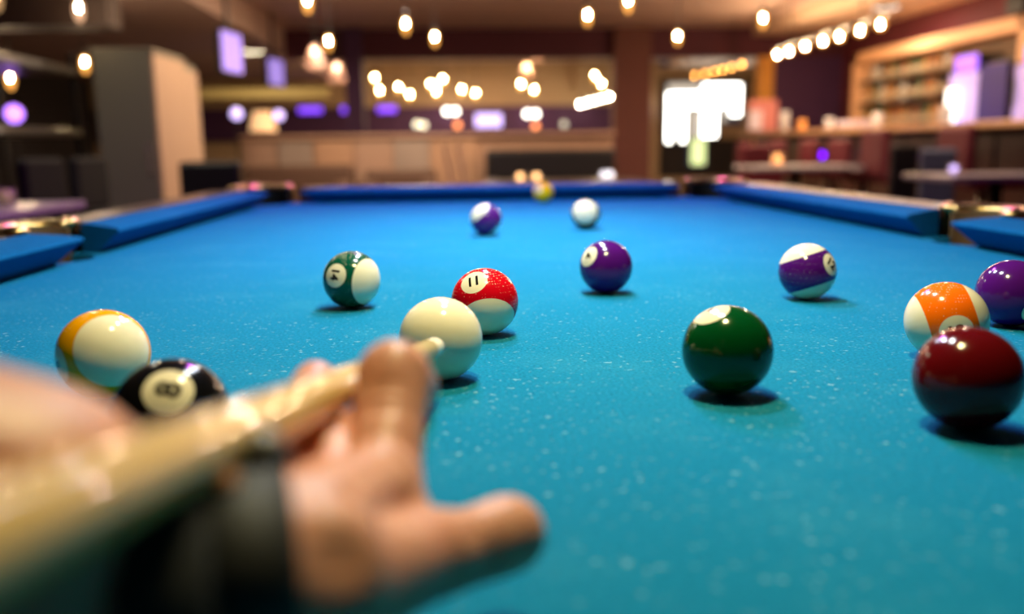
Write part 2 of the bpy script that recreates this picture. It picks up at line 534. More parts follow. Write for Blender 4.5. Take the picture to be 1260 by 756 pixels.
M_INK = mat('black_ink', (16, 15, 15), 0.2, coat=0.5)
sphere_me = None
def pool_ball(label, x, y, rgb, mname, axis=None, disc=None, num=None, tdir=0.0, white=False, cstripe=0.60, dr=0.40, numh=0.36, hw=1.0, sides=(1, -1)):
    """axis / disc: (right, up, sign toward the viewer) of a unit direction as seen from the eye"""
    global sphere_me
    pos = Vector((x, y, TZ + R))
    n0 = (EYE - pos).normalized()
    rt = (c_right - n0 * c_right.dot(n0)).normalized(); up = n0.cross(rt).normalized()
    def vec(d):
        w = math.sqrt(max(0, 1 - d[0] ** 2 - d[1] ** 2)) * (d[2] if len(d) > 2 else 1)
        return (rt * d[0] + up * d[1] + n0 * w).normalized()
    root = obj('pool_ball', ball_bm(NB(), (0, 0, 0), R, 64), M_CREAMB, None, True, pos)
    tag(root, label, 'pool ball', 'pool balls on the blue cloth')
    m = mat(mname, rgb, 0.13, ior=1.40)
    ax = None
    if white:
        return root
    if axis is None:
        root.data.materials.clear(); root.data.materials.append(m)
    else:
        ax = vec(axis)
        u, v, _ = frame_of(ax)
        bm = NB(); rings = []
        lat = math.asin(cstripe); NR, NS = 16, 72
        for i in range(NR + 1):
            a = -lat + 2 * lat * i / NR
            rings.append([bm.verts.new((R + 3e-5) * (math.sin(a) * ax + math.cos(a) * (math.cos(2 * PI * k / NS) * u + math.sin(2 * PI * k / NS) * v))) for k in range(NS)])
        for a_, b_ in zip(rings, rings[1:]):
            for k in range(NS):
                bm.faces.new((a_[k], a_[(k + 1) % NS], b_[(k + 1) % NS], b_[k]))
        bmesh.ops.recalc_face_normals(bm, faces=bm.faces)
        obj('stripe', bm, m, root, True)
    if disc is not None:
        n = vec(disc)
        if ax is not None:
            n = (n - ax * n.dot(ax)).normalized()
        base = rt * math.cos(tdir) + up * math.sin(tdir)
        t1 = (base - n * base.dot(n)).normalized(); t2 = n.cross(t1).normalized()
        for sgn in sides:      # a number on two opposite sides
            nn = n * sgn; tt2 = t2 * sgn
            rad = R + 6e-5
            bm = NB(); al = math.asin(dr)
            c0 = bm.verts.new(nn * rad); prev = None
            for i in range(1, 6):
                a = al * i / 5
                ring = [bm.verts.new(rad * (math.cos(a) * nn + math.sin(a) * (math.cos(2 * PI * k / 40) * t1 + math.sin(2 * PI * k / 40) * tt2))) for k in range(40)]
                for k in range(40):
                    if prev is None: bm.faces.new((c0, ring[k], ring[(k + 1) % 40]))
                    else: bm.faces.new((prev[k], ring[k], ring[(k + 1) % 40], prev[(k + 1) % 40]))
                prev = ring
            bmesh.ops.recalc_face_normals(bm, faces=bm.faces)
            d = obj('number_disc', bm, M_CREAMB, root, True)
            if num:
                vs, fs = glyphs(num)
                bm = NB()
                vv = [bm.verts.new((rad + 9e-5) * (nn + px * numh * hw * t1 + py * numh * tt2).normalized()) for px, py in vs]
                for f in fs:
                    try: bm.faces.new([vv[i] for i in f])
                    except ValueError: pass
                for f in bm.faces:
                    f.normal_update()
                    if f.normal.dot(nn) < 0: f.normal_flip()
                obj('numeral', bm, M_INK, d)
    return root
C_PUR, C_GRN = (76, 16, 104), (0, 74, 52)
rad = math.radians
pool_ball('plain cream cue ball touching the tip of the cue', -0.0132, 0.5971, (0, 0, 0), 'none', white=True)
pool_ball('red striped ball numbered 11 behind the cue ball', 0.0216, 0.7417, (206, 8, 26), 'red_resin', (0.117, -0.740), (-0.327, 0.585), '11', rad(5), hw=0.9)
pool_ball('dark green and white striped ball numbered 14 standing alone', -0.1070, 0.8880, C_GRN, 'green_resin', (0.802, -0.106), (-0.50, 0.14), '14', rad(-98), dr=0.41, numh=0.34)
pool_ball('solid purple ball numbered 4 behind the striped red ball', 0.1594, 0.9446, C_PUR, 'purple_resin', None, (-0.68, 0.41), '4', rad(25))
pool_ball('purple striped ball with a white cap on top, near the long side rail', 0.3557, 0.8786, C_PUR, 'purple_resin', (-0.317, 0.948), (0.80, 0.33), '12', rad(-20), cstripe=0.55)
pool_ball('solid dark green ball numbered 6 with its number turned up', 0.1695, 0.5411, (2, 66, 26), 'deep_green_resin', None, (-0.34, 0.845), '6', rad(10))
pool_ball('yellow striped ball numbered 9 beside the black ball', -0.2310, 0.5772, (244, 164, 0), 'amber_resin', (0.267, 0.113), (-0.93, -0.25), '9', rad(-75), numh=0.30)
pool_ball('black ball numbered 8 half hidden by the cue', -0.1428, 0.4313, (12, 12, 13), 'black_resin', None, (-0.08, 0.44), '8', rad(82), dr=0.40, numh=0.43)
pool_ball('orange striped ball numbered 13 behind the maroon ball', 0.3545, 0.6149, (250, 108, 10), 'orange_resin', (0.947, 0.27, -1), (0.24, -0.27), '13', rad(8), cstripe=0.56)
pool_ball('solid maroon ball with no number showing, nearest the camera', 0.2796, 0.4591, (86, 6, 9), 'maroon_resin', None, (0.3, -0.2, -1), '7', 0, sides=(1,))
pool_ball('solid purple ball behind the orange striped ball, cut by the picture edge', 0.4744, 0.7250, C_PUR, 'purple_resin', None, (0.62, -0.52), '4', rad(10), sides=(1,))
pool_ball('small purple striped ball with a slanting stripe far up the table', 0.0518, 1.6039, C_PUR, 'purple_resin', (-0.66, 0.70), (0.3, 0.3, -1), '12', 0, sides=(1,))
pool_ball('mostly white ball with a dark green stripe below, far up the table', 0.2460, 1.6936, C_GRN, 'green_resin', (-0.06, 0.24), (0.9, -0.2), '14', 0)
pool_ball('solid yellow ball resting near the far cushion', 0.2460, 2.5360, (250, 206, 0), 'yellow_resin', None, (-0.52, 0.34), '1', 0, dr=0.38)

# ------------------------------------------------------------------ cue
tipP = Vector((-0.0148, 0.5437, TZ + 0.0350)); bk = Vector((-0.0731, 0.1362, TZ + 0.0979))
ud = (bk - tipP).normalized()
cue = thing('pool_cue', 'pale maple pool cue held by the player with its tip at the cue ball', 'cue', tipP)
def cue_seg(name, s0, s1, r0, r1, m, parent=cue, n=28, extra=None):
    pts = [ud * (s0 + (s1 - s0) * i / 8) for i in range(9)]
    rs = [r0 + (r1 - r0) * i / 8 for i in range(9)]
    if extra:
        pts = [ud * extra[0]] + pts; rs = [extra[1]] + rs
    return obj(name, tube(NB(), pts, rs, n), m, parent, True)
M_MAPLE = mat('maple_shaft', (230, 190, 118), 0.18, var=(14, 0.10, (3, 1, 3)), coat=0.7)
M_FERR = mat('ferrule_ivory', (244, 234, 206), 0.25, coat=0.3)
tp = cue_seg('tip', 0.0015, 0.007, 0.0056, 0.0062, mat('chalked_tip', (30, 62, 84), 0.9), extra=(0.0, 0.004))
cue_seg('ferrule', 0.007, 0.030, 0.0063, 0.0064, M_FERR)
cue_seg('shaft', 0.030, 0.74, 0.0064, 0.0122, M_MAPLE)
cue_seg('joint_collar', 0.74, 0.762, 0.0124, 0.0124, M_STEEL)
cue_seg('butt', 0.762, 1.05, 0.0124, 0.0142, M_WOOD)
cue_seg('grip_wrap', 1.05, 1.34, 0.0144, 0.0152, M_LEATHER)
cue_seg('butt_sleeve', 1.34, 1.45, 0.0152, 0.0158, M_WOOD)
cue_seg('bumper', 1.45, 1.47, 0.013, 0.012, M_BLACK)

# ------------------------------------------------------------------ the player
def capsule(bm, a, b, ra, rb, n=20):
    a, b = Vector(a), Vector(b)
    d = b - a; L = d.length
    u, v, w = frame_of(d)
    prof = [(-ra, 0.0)]
    for i in range(1, 6):
        t = PI / 2 * (1 - i / 5); prof.append((-ra * math.sin(t), ra * math.cos(t)))
    for i in range(0, 5):
        t = PI / 2 * i / 5; prof.append((L + rb * math.sin(t), rb * math.cos(t)))
    prof.append((L + rb, 0.0))
    rings = []
    for s, r in prof:
        r = max(r, 1e-5)
        rings.append([bm.verts.new(a + w * s + r * (math.cos(2 * PI * k / n) * u + math.sin(2 * PI * k / n) * v)) for k in range(n)])
    for p, q in zip(rings, rings[1:]):
        for k in range(n):
            bm.faces.new((p[k], p[(k + 1) % n], q[(k + 1) % n], q[k]))
    bm.faces.new(rings[0][::-1]); bm.faces.new(rings[-1])

def chain(bm, pts):
    for (a, ra), (b, rb) in zip(pts, pts[1:]):
        capsule(bm, a, b, ra, rb)

def fused(bm, voxel, smooth=6):
    """fuse overlapping volumes into one continuous skin"""
    bmesh.ops.recalc_face_normals(bm, faces=bm.faces)
    me = bpy.data.meshes.new('fused'); bm.to_mesh(me); bm.free()
    o = bpy.data.objects.new('fused', me); COL.objects.link(o)
    md = o.modifiers.new('remesh', 'REMESH'); md.mode = 'VOXEL'; md.voxel_size = voxel
    sm = o.modifiers.new('smooth', 'SMOOTH'); sm.factor = 0.5; sm.iterations = smooth
    dg = bpy.context.evaluated_depsgraph_get()
    out = bpy.data.meshes.new_from_object(o.evaluated_get(dg))
    bpy.data.objects.remove(o)
    return out

def T(x, y, z): return Vector((x, y, TZ + z))
def cp(px, py, d):
    """a joint given by its direction from the eye and its distance"""
    return EYE + d * (c_fwd + c_right * ((px - 630) / 1092.5) - c_up * ((py - 378) / 1092.5))

W0 = cp(338, 692, 0.224)
I1, I2, I3, I4 = cp(468, 598, 0.292), cp(485, 465, 0.325), cp(506, 478, 0.350), T(-0.026, 0.362, 0.046)
Mi1, Mi2, Mi3, Mi4 = cp(396, 606, 0.285), cp(438, 538, 0.318), T(-0.044, 0.345, 0.040), T(-0.046, 0.362, 0.020)
R1, R2, R3, R4 = cp(338, 600, 0.280), cp(354, 546, 0.316), cp(371, 507, 0.348), cp(388, 473, 0.374)
P1, P2, P3, P4 = T(-0.085, 0.264, 0.032), T(-0.100, 0.297, 0.031), T(-0.103, 0.322, 0.018), T(-0.101, 0.337, 0.010)
T0, T1, T2, T3 = cp(405, 722, 0.232), cp(505, 688, 0.268), cp(576, 675, 0.284), cp(624, 658, 0.296)
hb = NB()
chain(hb, [(I1, 0.0138), (I1.lerp(I2, 0.55), 0.0126), (I2, 0.0142)]); chain(hb, [(I2, 0.0140), (I3, 0.0112), (I4, 0.0085)])
chain(hb, [(Mi1, 0.0122), (Mi2, 0.0106), (Mi3, 0.0092), (Mi4, 0.0078)])
chain(hb, [(R1, 0.0115), (R2, 0.0100), (R3, 0.0096), (R4, 0.0100)])
chain(hb, [(cp(392, 562, 0.300), 0.0110), (cp(401, 531, 0.325), 0.0065)])
chain(hb, [(Mi1.lerp(R1, 0.5), 0.0110), (Mi2.lerp(R2, 0.5) - Vector((0, 0, 0.007)), 0.0090)])
chain(hb, [(P1, 0.0105), (P2, 0.0088), (P3, 0.0080), (P4, 0.0070)])
chain(hb, [(T0, 0.0175), (T1, 0.0150), (T2, 0.0124), (T3, 0.0132)])
for q, r in ((I1, 0.0145), (Mi1, 0.0125), (R1, 0.0120), (P1, 0.0110)):      # back of the hand
    chain(hb, [(W0 + (q - I1) * 0.30, 0.0185), (q, r)])
chain(hb, [(W0 + Vector((-0.012, 0.010, -0.016)), 0.018), (P1 + Vector((0.008, -0.006, -0.010)), 0.0125)])
chain(hb, [(W0 + Vector((-0.014, 0.016, -0.026)), 0.0165), (T(-0.070, 0.245, 0.0145), 0.0145), (P1 + Vector((0.008, -0.006, -0.014)), 0.012)])   # heel of the hand
chain(hb, [(T1, 0.0110), (I1.lerp(T1, 0.25), 0.0115)])                       # web
chain(hb, [(T0, 0.0135), (I1.lerp(W0, 0.30), 0.0105)])
chain(hb, [(I1 + Vector((0, -0.004, 0.004)), 0.0128), (I1, 0.0128)])
chain(hb, [(T2.lerp(T1, 0.1) + Vector((0.0, -0.001, 0.0012)), 0.0118), (T2, 0.0115)])
chain(hb, [(T1.lerp(T0, 0.5), 0.0115), (I1.lerp(W0, 0.25), 0.0125)])
F1, F2 = cp(150, 716, 0.212), cp(0, 668, 0.200)
EL = T(-0.285, 0.125, 0.150)
axis_w = (W0 - F1).normalized()
sidew = axis_w.cross(Vector((0, 0, 1))).normalized()
for s in (-0.008, 0.008):
    chain(hb, [(W0 + sidew * s + axis_w * 0.010, 0.0185), (F1 + sidew * s, 0.0252)])
chain(hb, [(F1, 0.0272), (F2, 0.0380), (EL, 0.0440)])
hand_me = fused(hb, 0.0012, 9)
HN = len(hand_me.vertices)
hco = np.empty(HN * 3, np.float32); hand_me.vertices.foreach_get('co', hco); hco = hco.reshape(-1, 3).astype(np.float64)
hno = np.empty(HN * 3, np.float32); hand_me.vertices.foreach_get('normal', hno); hno = hno.reshape(-1, 3).astype(np.float64)
hrest = hco.copy()
def dent(c, sig, depth, stretch=None, k=1.0):
    """press a soft hollow (depth > 0) or raise a swelling (depth < 0) into the skin of the hand"""
    d = hrest - np.array(c)
    q = (d * d).sum(1)
    if stretch is not None:
        al = d @ np.array(stretch); q = (q - al * al) + al * al * k
    hco[:] -= hno * (depth * np.exp(-q / (2 * sig * sig)))[:, None]
fing = (I2 - I1).normalized(); across = fing.cross(c_fwd).normalized()
dent(cp(418, 690, 0.212), 0.0075, 0.0085)                         # hollow beside the thumb tendon
dent(cp(392, 640, 0.240), 0.0070, -0.0016)
dent(cp(512, 596, 0.280), 0.0060, -0.0018)                        # first knuckle
dent(cp(500, 640, 0.262), 0.0065, 0.0010)                         # fold of the web
for q, dp in ((0.66, 0.0016), (0.74, 0.0012), (0.84, 0.0013), (0.92, 0.0012)):   # creases over the bent finger joint
    dent(I1.lerp(I2, q) - c_fwd * 0.0125 + across * 0.001, 0.0042, dp, fing, 9.0)
dent(I1.lerp(I2, 1.0) - c_fwd * 0.011 + c_up * 0.008, 0.006, -0.0012)
for q in (0.35, 0.5, 0.62):
    dent(T2.lerp(T3, q - 0.5) - c_fwd * 0.009 + c_up * 0.006, 0.0035, 0.0011, (T3 - T2).normalized(), 8.0)
dent(T2.lerp(T3, 0.35) - c_fwd * 0.010, 0.0055, 0.0016)

hand_me.vertices.foreach_set('co', hco.astype(np.float32).ravel()); hand_me.update()

# rest of the figure: standing at the end of the table, leaning over the cue
SL, SR = T(-0.46, -0.13, 0.335), T(-0.20, -0.46, 0.44)
CH, WA, HP = T(-0.38, -0.40, 0.335), T(-0.44, -0.62, 0.235), T(-0.46, -0.80, 0.145)
NK, HD = T(-0.265, -0.21, 0.435), T(-0.215, -0.125, 0.545)
ELR, WR = T(-0.16, -0.80, 0.37), tipP + ud * 1.10
bb = NB()
chain(bb, [(EL, 0.044), (EL.lerp(SL, 0.5), 0.047), (SL, 0.055)])
chain(bb, [(F2.lerp(EL, 0.3), 0.036), (EL, 0.042)])
chain(bb, [(SR, 0.056), (SR.lerp(ELR, 0.5), 0.048), (ELR, 0.042), (ELR.lerp(WR, 0.35), 0.041), (WR + Vector((0, -0.02, 0.045)), 0.026)])
chain(bb, [(SL, 0.06), (CH.lerp(SL, 0.4) + Vector((0.02, 0, 0)), 0.11), (CH, 0.125), (CH.lerp(SR, 0.6), 0.11), (SR, 0.06)])
chain(bb, [(CH, 0.13), (WA, 0.135), (HP, 0.15)])
chain(bb, [(CH.lerp(NK, 0.7), 0.07), (NK, 0.055), (HD + Vector((-0.005, -0.02, -0.04)), 0.06)])
chain(bb, [(HD + Vector((0, -0.02, 0.01)), 0.083), (HD + Vector((0.01, 0.012, 0.0)), 0.078)])
chain(bb, [(HD + Vector((0.02, 0.035, -0.065)), 0.042), (HD + Vector((0.035, 0.055, -0.085)), 0.022)])      # jaw and chin
fd = Vector((0.45, 0.85, -0.25)).normalized(); fs_ = fd.cross(Vector((0, 0, 1))).normalized(); fu = fs_.cross(fd)
chain(bb, [(HD + fd * 0.083 + fu * 0.015, 0.010), (HD + fd * 0.102 - fu * 0.020, 0.013)])                   # nose
for s in (-1, 1):
    chain(bb, [(HD + fs_ * s * 0.080 + fu * 0.018 - fd * 0.005, 0.012), (HD + fs_ * s * 0.078 - fu * 0.022, 0.009)])   # ears
    chain(bb, [(HD + fs_ * s * 0.022 + fd * 0.074 + fu * 0.034, 0.012), (HD + fs_ * s * 0.048 + fd * 0.066 + fu * 0.032, 0.010)])  # brows
chain(bb, [(HD + fd * 0.088 - fu * 0.045 - fs_ * 0.020, 0.008), (HD + fd * 0.088 - fu * 0.045 + fs_ * 0.020, 0.008)])  # mouth
feet = []
for s, fx, fy in ((-1, -0.58, -0.72), (1, -0.36, -0.98)):
    hipj = HP + Vector((s * 0.095, 0, -0.02)); ft = Vector((fx, fy, 0.085))
    kn = hipj.lerp(ft, 0.48) + Vector((0, 0.05, 0))
    chain(bb, [(hipj, 0.098), (kn, 0.062), (kn.lerp(ft, 0.35), 0.060), (ft, 0.040)])
    feet.append((hipj, kn, ft))
# right hand closed round the butt of the cue
pu, pv, pw = frame_of(ud)
gr = 0.0152
chain(bb, [(WR + Vector((0, -0.01, 0.045)), 0.026), (WR + Vector((0, 0.012, 0.030)), 0.022)])
for k in range(4):
    c0 = WR - ud * (0.030 - 0.020 * k)
    pts = []
    for q in range(6):
        a = rad(-20 + 50 * q)
        pts.append((c0 + (gr + 0.010) * (math.cos(a) * Vector((0, 0, 1)) + math.sin(a) * Vector((1, 0, 0))), 0.0095 - 0.0005 * q))
    chain(bb, pts)
chain(bb, [(WR + Vector((-0.022, 0.0, 0.020)), 0.013), (WR + Vector((-0.026, 0.020, -0.004)), 0.011), (WR + Vector((-0.012, 0.040, -0.024)), 0.009)])
body_me = fused(bb, 0.0055, 4)
bm = NB(); bm.from_mesh(hand_me); bm.from_mesh(body_me)

def skin_mat():
    m = mat('skin', (214, 146, 112), 0.42, sss=0.12, ior=1.4)
    nt = m.node_tree; b = nt.nodes['Principled BSDF']; N = nt.nodes.new; L = nt.links.new
    tc = N('ShaderNodeTexCoord')
    n = N('ShaderNodeTexNoise'); n.inputs['Scale'].default_value = 55; n.inputs['Detail'].default_value = 4
    L(tc.outputs['Object'], n.inputs['Vector'])
    mx = N('ShaderNodeMix'); mx.data_type = 'RGBA'
    mx.inputs['A'].default_value = (*lin((222, 164, 136)), 1); mx.inputs['B'].default_value = (*lin((200, 128, 104)), 1)
    L(n.outputs['Fac'], mx.inputs['Factor']); L(mx.outputs['Result'], b.inputs['Base Color'])
    w = N('ShaderNodeTexVoronoi'); w.inputs['Scale'].default_value = 420
    L(tc.outputs['Object'], w.inputs['Vector'])
    n3 = N('ShaderNodeTexNoise'); n3.inputs['Scale'].default_value = 120; n3.inputs['Detail'].default_value = 3
    L(tc.outputs['Object'], n3.inputs['Vector'])
    ad = N('ShaderNodeMath'); ad.operation = 'MULTIPLY_ADD'; ad.inputs[1].default_value = 0.35
    L(w.outputs['Distance'], ad.inputs[0]); L(n3.outputs['Fac'], ad.inputs[2])
    bp = N('ShaderNodeBump'); bp.inputs['Strength'].default_value = 0.35; bp.inputs['Distance'].default_value = 0.0012
    L(ad.outputs[0], bp.inputs['Height']); L(bp.outputs[0], b.inputs['Normal'])
    return m
M_SKIN = skin_mat()
person = obj('person', bm, M_SKIN, None, True)
tag(person, 'person leaning in from the table end, bare arm and bridge hand steadying the cue', 'person')
# wrist strap
M_STRAP = mat('strap_leather', (11, 11, 12), 0.65, bump=(90, 0.3, 0.002))
def strap(name, c, ax, half, ru, rv, thick, m, parent=None):
    up_ = (Vector((0, 0, 1)) - ax * ax.z).normalized(); sd = ax.cross(up_).normalized()
    bm = NB(); n = 40; prof = [(-half, 0), (-half * 0.8, thick), (half * 0.8, thick), (half, 0), (half, -0.002), (-half, -0.002)]
    prev = None; first = None
    for k in range(n):
        a = 2 * PI * k / n
        d = sd * (ru * math.cos(a)) + up_ * (rv * math.sin(a)); dn = d.normalized()
        ring = [bm.verts.new(c + d + dn * t + ax * s) for s, t in prof]
        if prev:
            for j in range(6): bm.faces.new((prev[j], prev[(j + 1) % 6], ring[(j + 1) % 6], ring[j]))
        else: first = ring
        prev = ring
    for j in range(6): bm.faces.new((prev[j], prev[(j + 1) % 6], first[(j + 1) % 6], first[j]))
    bmesh.ops.recalc_face_normals(bm, faces=bm.faces)
    return obj(name, bm, m, parent, True), up_, sd
SCN = cp(296, 688, 0.2218)
st, up_, sd_ = strap('wrist_strap', SCN, axis_w, 0.0118, 0.0278, 0.0206, 0.0036, M_STRAP, person)
st['label'] = 'wide black leather wrist strap'
bd, _, _ = strap('forearm_shade_band', cp(204, 706, 0.2160), (F1 - W0).normalized() * -1, 0.0100, 0.0345, 0.0268, 0.003, mat('shade_band_grey', (34, 35, 37), 0.9, bump=(300, 0.4, 0.001)), person)
bd['label'] = 'added dark band standing in for forearm shade'  # band added to darken the forearm below the cue
bk_ = ball_bm(NB(), SCN + up_ * 0.0235 + axis_w * 0.006 - sd_ * 0.006, 0.0075, 14)
bk2 = ball_bm(NB(), SCN + up_ * 0.0225 - axis_w * 0.006 + sd_ * 0.008, 0.0062, 14)
obj('stud', bk2, mat('lit_skin_spot', (190, 130, 84), 0.4), st, True)['label'] = 'pale brown round spot standing in for lit skin'  # round spot put in for a lit patch of skin
obj('stud', bk_, mat('dark_pewter', (90, 88, 86), 0.45, metal=0.8), st, True)
# clothes (outside the frame): shirt, trousers, shoes, hair
sb = NB()
chain(sb, [(SL.lerp(EL, 0.42), 0.060), (SL, 0.068)]); chain(sb, [(SR, 0.069), (SR.lerp(ELR, 0.45), 0.060)])
chain(sb, [(SL, 0.068), (CH.lerp(SL, 0.4) + Vector((0.02, 0, 0)), 0.120), (CH, 0.137), (CH.lerp(SR, 0.6), 0.120), (SR, 0.069)])
chain(sb, [(CH, 0.142), (WA, 0.148), (HP.lerp(WA, 0.2), 0.160)])
shirt_me = fused(sb, 0.008, 4)
for p in shirt_me.polygons: p.use_smooth = True
link_mesh('shirt', shirt_me, mat('charcoal_cotton', (40, 42, 46), 0.9, bump=(300, 0.3, 0.001)), person)
tb = NB()
chain(tb, [(HP.lerp(WA, 0.12), 0.163), (HP, 0.163)])
for hipj, kn, ft in feet:
    chain(tb, [(hipj, 0.108), (kn, 0.074), (kn.lerp(ft, 0.35), 0.071), (ft + Vector((0, 0, 0.02)), 0.058)])
tr_me = fused(tb, 0.009, 4)
for p in tr_me.polygons: p.use_smooth = True
link_mesh('trousers', tr_me, mat('dark_denim', (30, 38, 58), 0.9, bump=(300, 0.3, 0.001)), person)
for hipj, kn, ft in feet:
    b_ = NB(); chain(b_, [(ft + Vector((0, -0.05, -0.042)), 0.042), (ft + Vector((0, 0.04, -0.044)), 0.040), (ft + Vector((0, 0.14, -0.05)), 0.034)])
    me = fused(b_, 0.006, 3)
    link_mesh('shoe', me, M_LEATHER, person)
hb2 = NB()
chain(hb2, [(HD + Vector((-0.004, -0.035, 0.028)), 0.083), (HD + Vector((0.0, -0.002, 0.036)), 0.074)])
chain(hb2, [(HD + Vector((-0.01, -0.05, -0.02)), 0.066), (HD + Vector((-0.005, -0.03, 0.03)), 0.084)])
me = fused(hb2, 0.005, 3)
link_mesh('hair', me, mat('brown_hair', (44, 28, 20), 0.7, bump=(160, 0.8, 0.004)), person)
for s in (-1, 1):
    e_ = ball_bm(NB(), HD + fs_ * s * 0.033 + fd * 0.072 + fu * 0.014, 0.0125, 12)
    obj('eye', e_, mat('eye_white', (230, 226, 220), 0.2), person, True)

# ------------------------------------------------------------------ billiard lamps over the table (above the frame)
def billiard_lamp(y, w, colr, label):
    t = thing('billiard_lamp', label, 'lamp', (LAMP_X, y, TZ + LAMP_Z), 0, 'lamps over the pool table')
    prof = [(0.165, -0.03), (0.150, 0.0), (0.115, 0.05), (0.055, 0.09), (0.045, 0.12), (0.035, 0.12), (0.048, 0.085), (0.108, 0.045), (0.145, -0.005), (0.162, -0.03)]
    obj('shade', lathe(NB(), prof, 36, closed_ends=False), mat('lamp_shade_green', (16, 60, 40), 0.3, coat=0.5), t, True)
    em = mat('lamp_bulb_%d' % int(y * 100), (255, 255, 255), 0.5, emit=tuple(int(255 * v ** 0.45) for v in colr), es=14.0)
    obj('bulb', ball_bm(NB(), (0, 0, 0.035), 0.038, 16), em, t, True)
    obj('chain', tube(NB(), [(0, 0, 0.12), (0, 0, CEIL - TZ - LAMP_Z)], 0.006, 8), M_GOLD, t)
    la = bpy.data.lights.new('lamp_light', 'AREA')
    la.shape = 'DISK'; la.size = 0.10; la.energy = w; la.spread = rad(136); la.color = colr
    lo = bpy.data.objects.new('lamp_light', la); COL.objects.link(lo); lo.parent = t; lo.location = (0, 0, -0.012)
for (y, w, c_), lb in zip(LAMPS, ('green shaded lamp with a warm bulb over the near end of the table', 'green shaded lamp with a cool bulb, second from the near end', 'green shaded lamp with a cool bulb, third from the near end', 'green shaded lamp with a cool bulb over the far end')):
    billiard_lamp(y, w, c_, lb)

# ------------------------------------------------------------------ pendant bulbs
def glow_glass(name, rgb, strength, clear=1.0):
    """clear glass that glows faintly: the filament shows through it"""
    m = bpy.data.materials.new(name); m.use_nodes = True
    nt = m.node_tree; N = nt.nodes.new; L = nt.links.new
    out = nt.nodes['Material Output']
    nt.nodes.remove(nt.nodes['Principled BSDF'])
    tr = N('ShaderNodeBsdfTransparent'); em = N('ShaderNodeEmission'); ad = N('ShaderNodeAddShader')
    tr.inputs[0].default_value = (clear, clear * 0.93, clear * 0.8, 1)
    em.inputs[0].default_value = (*lin(rgb), 1); em.inputs[1].default_value = strength
    L(tr.outputs[0], ad.inputs[0]); L(em.outputs[0], ad.inputs[1]); L(ad.outputs[0], out.inputs[0])
    return m
G_AMBER = glow_glass('amber_bulb_glass', (255, 176, 84), 1.0)
G_FAR = glow_glass('far_bulb_glass', (255, 190, 96), 1.6)
G_FROST = glow_glass('frosted_bulb_glass', (255, 200, 160), 0.55)
G_DIM = glow_glass('dim_bulb_glass', (255, 200, 140), 0.30)
F_HOT = glow('filament_hot', (255, 226, 180), 260)
F_FAR = glow('filament_far', (255, 222, 160), 420)
F_SOFT = glow('filament_soft', (255, 226, 200), 110)
F_DIM = glow('filament_dim', (255, 206, 160), 9)
M_BULB, M_BULBF, M_BULBS, M_BULBD = (G_AMBER, F_HOT, 7.0), (G_FAR, F_FAR, 6.0), (G_FROST, F_SOFT, 3.0), (G_DIM, F_DIM, 0.0)
BULB_PROF = [(0.004, -0.095), (0.018, -0.085), (0.030, -0.055), (0.033, -0.02), (0.031, 0.01), (0.021, 0.032), (0.016, 0.045)]
bulb_bm = lathe(NB(), BULB_PROF, 12)
bulb_me = bpy.data.meshes.new('bulb'); bulb_bm.to_mesh(bulb_me); bulb_bm.free()
fil_bm = lathe(NB(), [(0.004, -0.022), (0.0075, -0.016), (0.0075, 0.018), (0.004, 0.024)], 8)
fil_me = bpy.data.meshes.new('filament'); fil_bm.to_mesh(fil_me); fil_bm.free()
sock_bm = lathe(NB(), [(0.019, 0.045), (0.021, 0.06), (0.021, 0.10), (0.006, 0.115)], 10)
sock_me = bpy.data.meshes.new('socket'); sock_bm.to_mesh(sock_me); sock_bm.free()
sock_me.materials.append(M_BLACK)
shade_bm = lathe(NB(), [(0.10, -0.16), (0.095, -0.10), (0.07, -0.02), (0.035, 0.05), (0.022, 0.06), (0.022, 0.056), (0.033, 0.045), (0.066, -0.02), (0.091, -0.10), (0.096, -0.16)], 20, closed_ends=False)
shade_me = bpy.data.meshes.new('glass_shade'); shade_bm.to_mesh(shade_me); shade_bm.free()
def glass_mat(name, tint, mixv=0.35):
    m = bpy.data.materials.new(name); m.use_nodes = True
    nt = m.node_tree; N = nt.nodes.new; L = nt.links.new
    out = nt.nodes['Material Output']; b = nt.nodes['Principled BSDF']
    b.inputs['Base Color'].default_value = (*lin(tint), 1); b.inputs['Roughness'].default_value = 0.15
    tr = N('ShaderNodeBsdfTransparent'); mx = N('ShaderNodeMixShader'); mx.inputs[0].default_value = mixv
    L(tr.outputs[0], mx.inputs[1]); L(b.outputs[0], mx.inputs[2]); L(mx.outputs[0], out.inputs[0])
    return m
M_SHADE = glass_mat('smoked_glass_shade', (220, 190, 180), 0.5)
shade_me.materials.append(M_SHADE)
_bm = {}
def mesh_with(base, m):
    k = (base.name, m.name)
    if k not in _bm:
        me = base.copy(); me.materials.clear(); me.materials.append(m)
        for p in me.polygons: p.use_smooth = True
        _bm[k] = me
    return _bm[k]
def lamp_glow(parent, watts, colr, loc=(0, 0, 0)):
    la = bpy.data.lights.new('lamp_light', 'POINT'); la.energy = watts; la.color = colr; la.shadow_soft_size = 0.03
    lo = bpy.data.objects.new('lamp_light', la); COL.objects.link(lo); lo.parent = parent; lo.location = loc
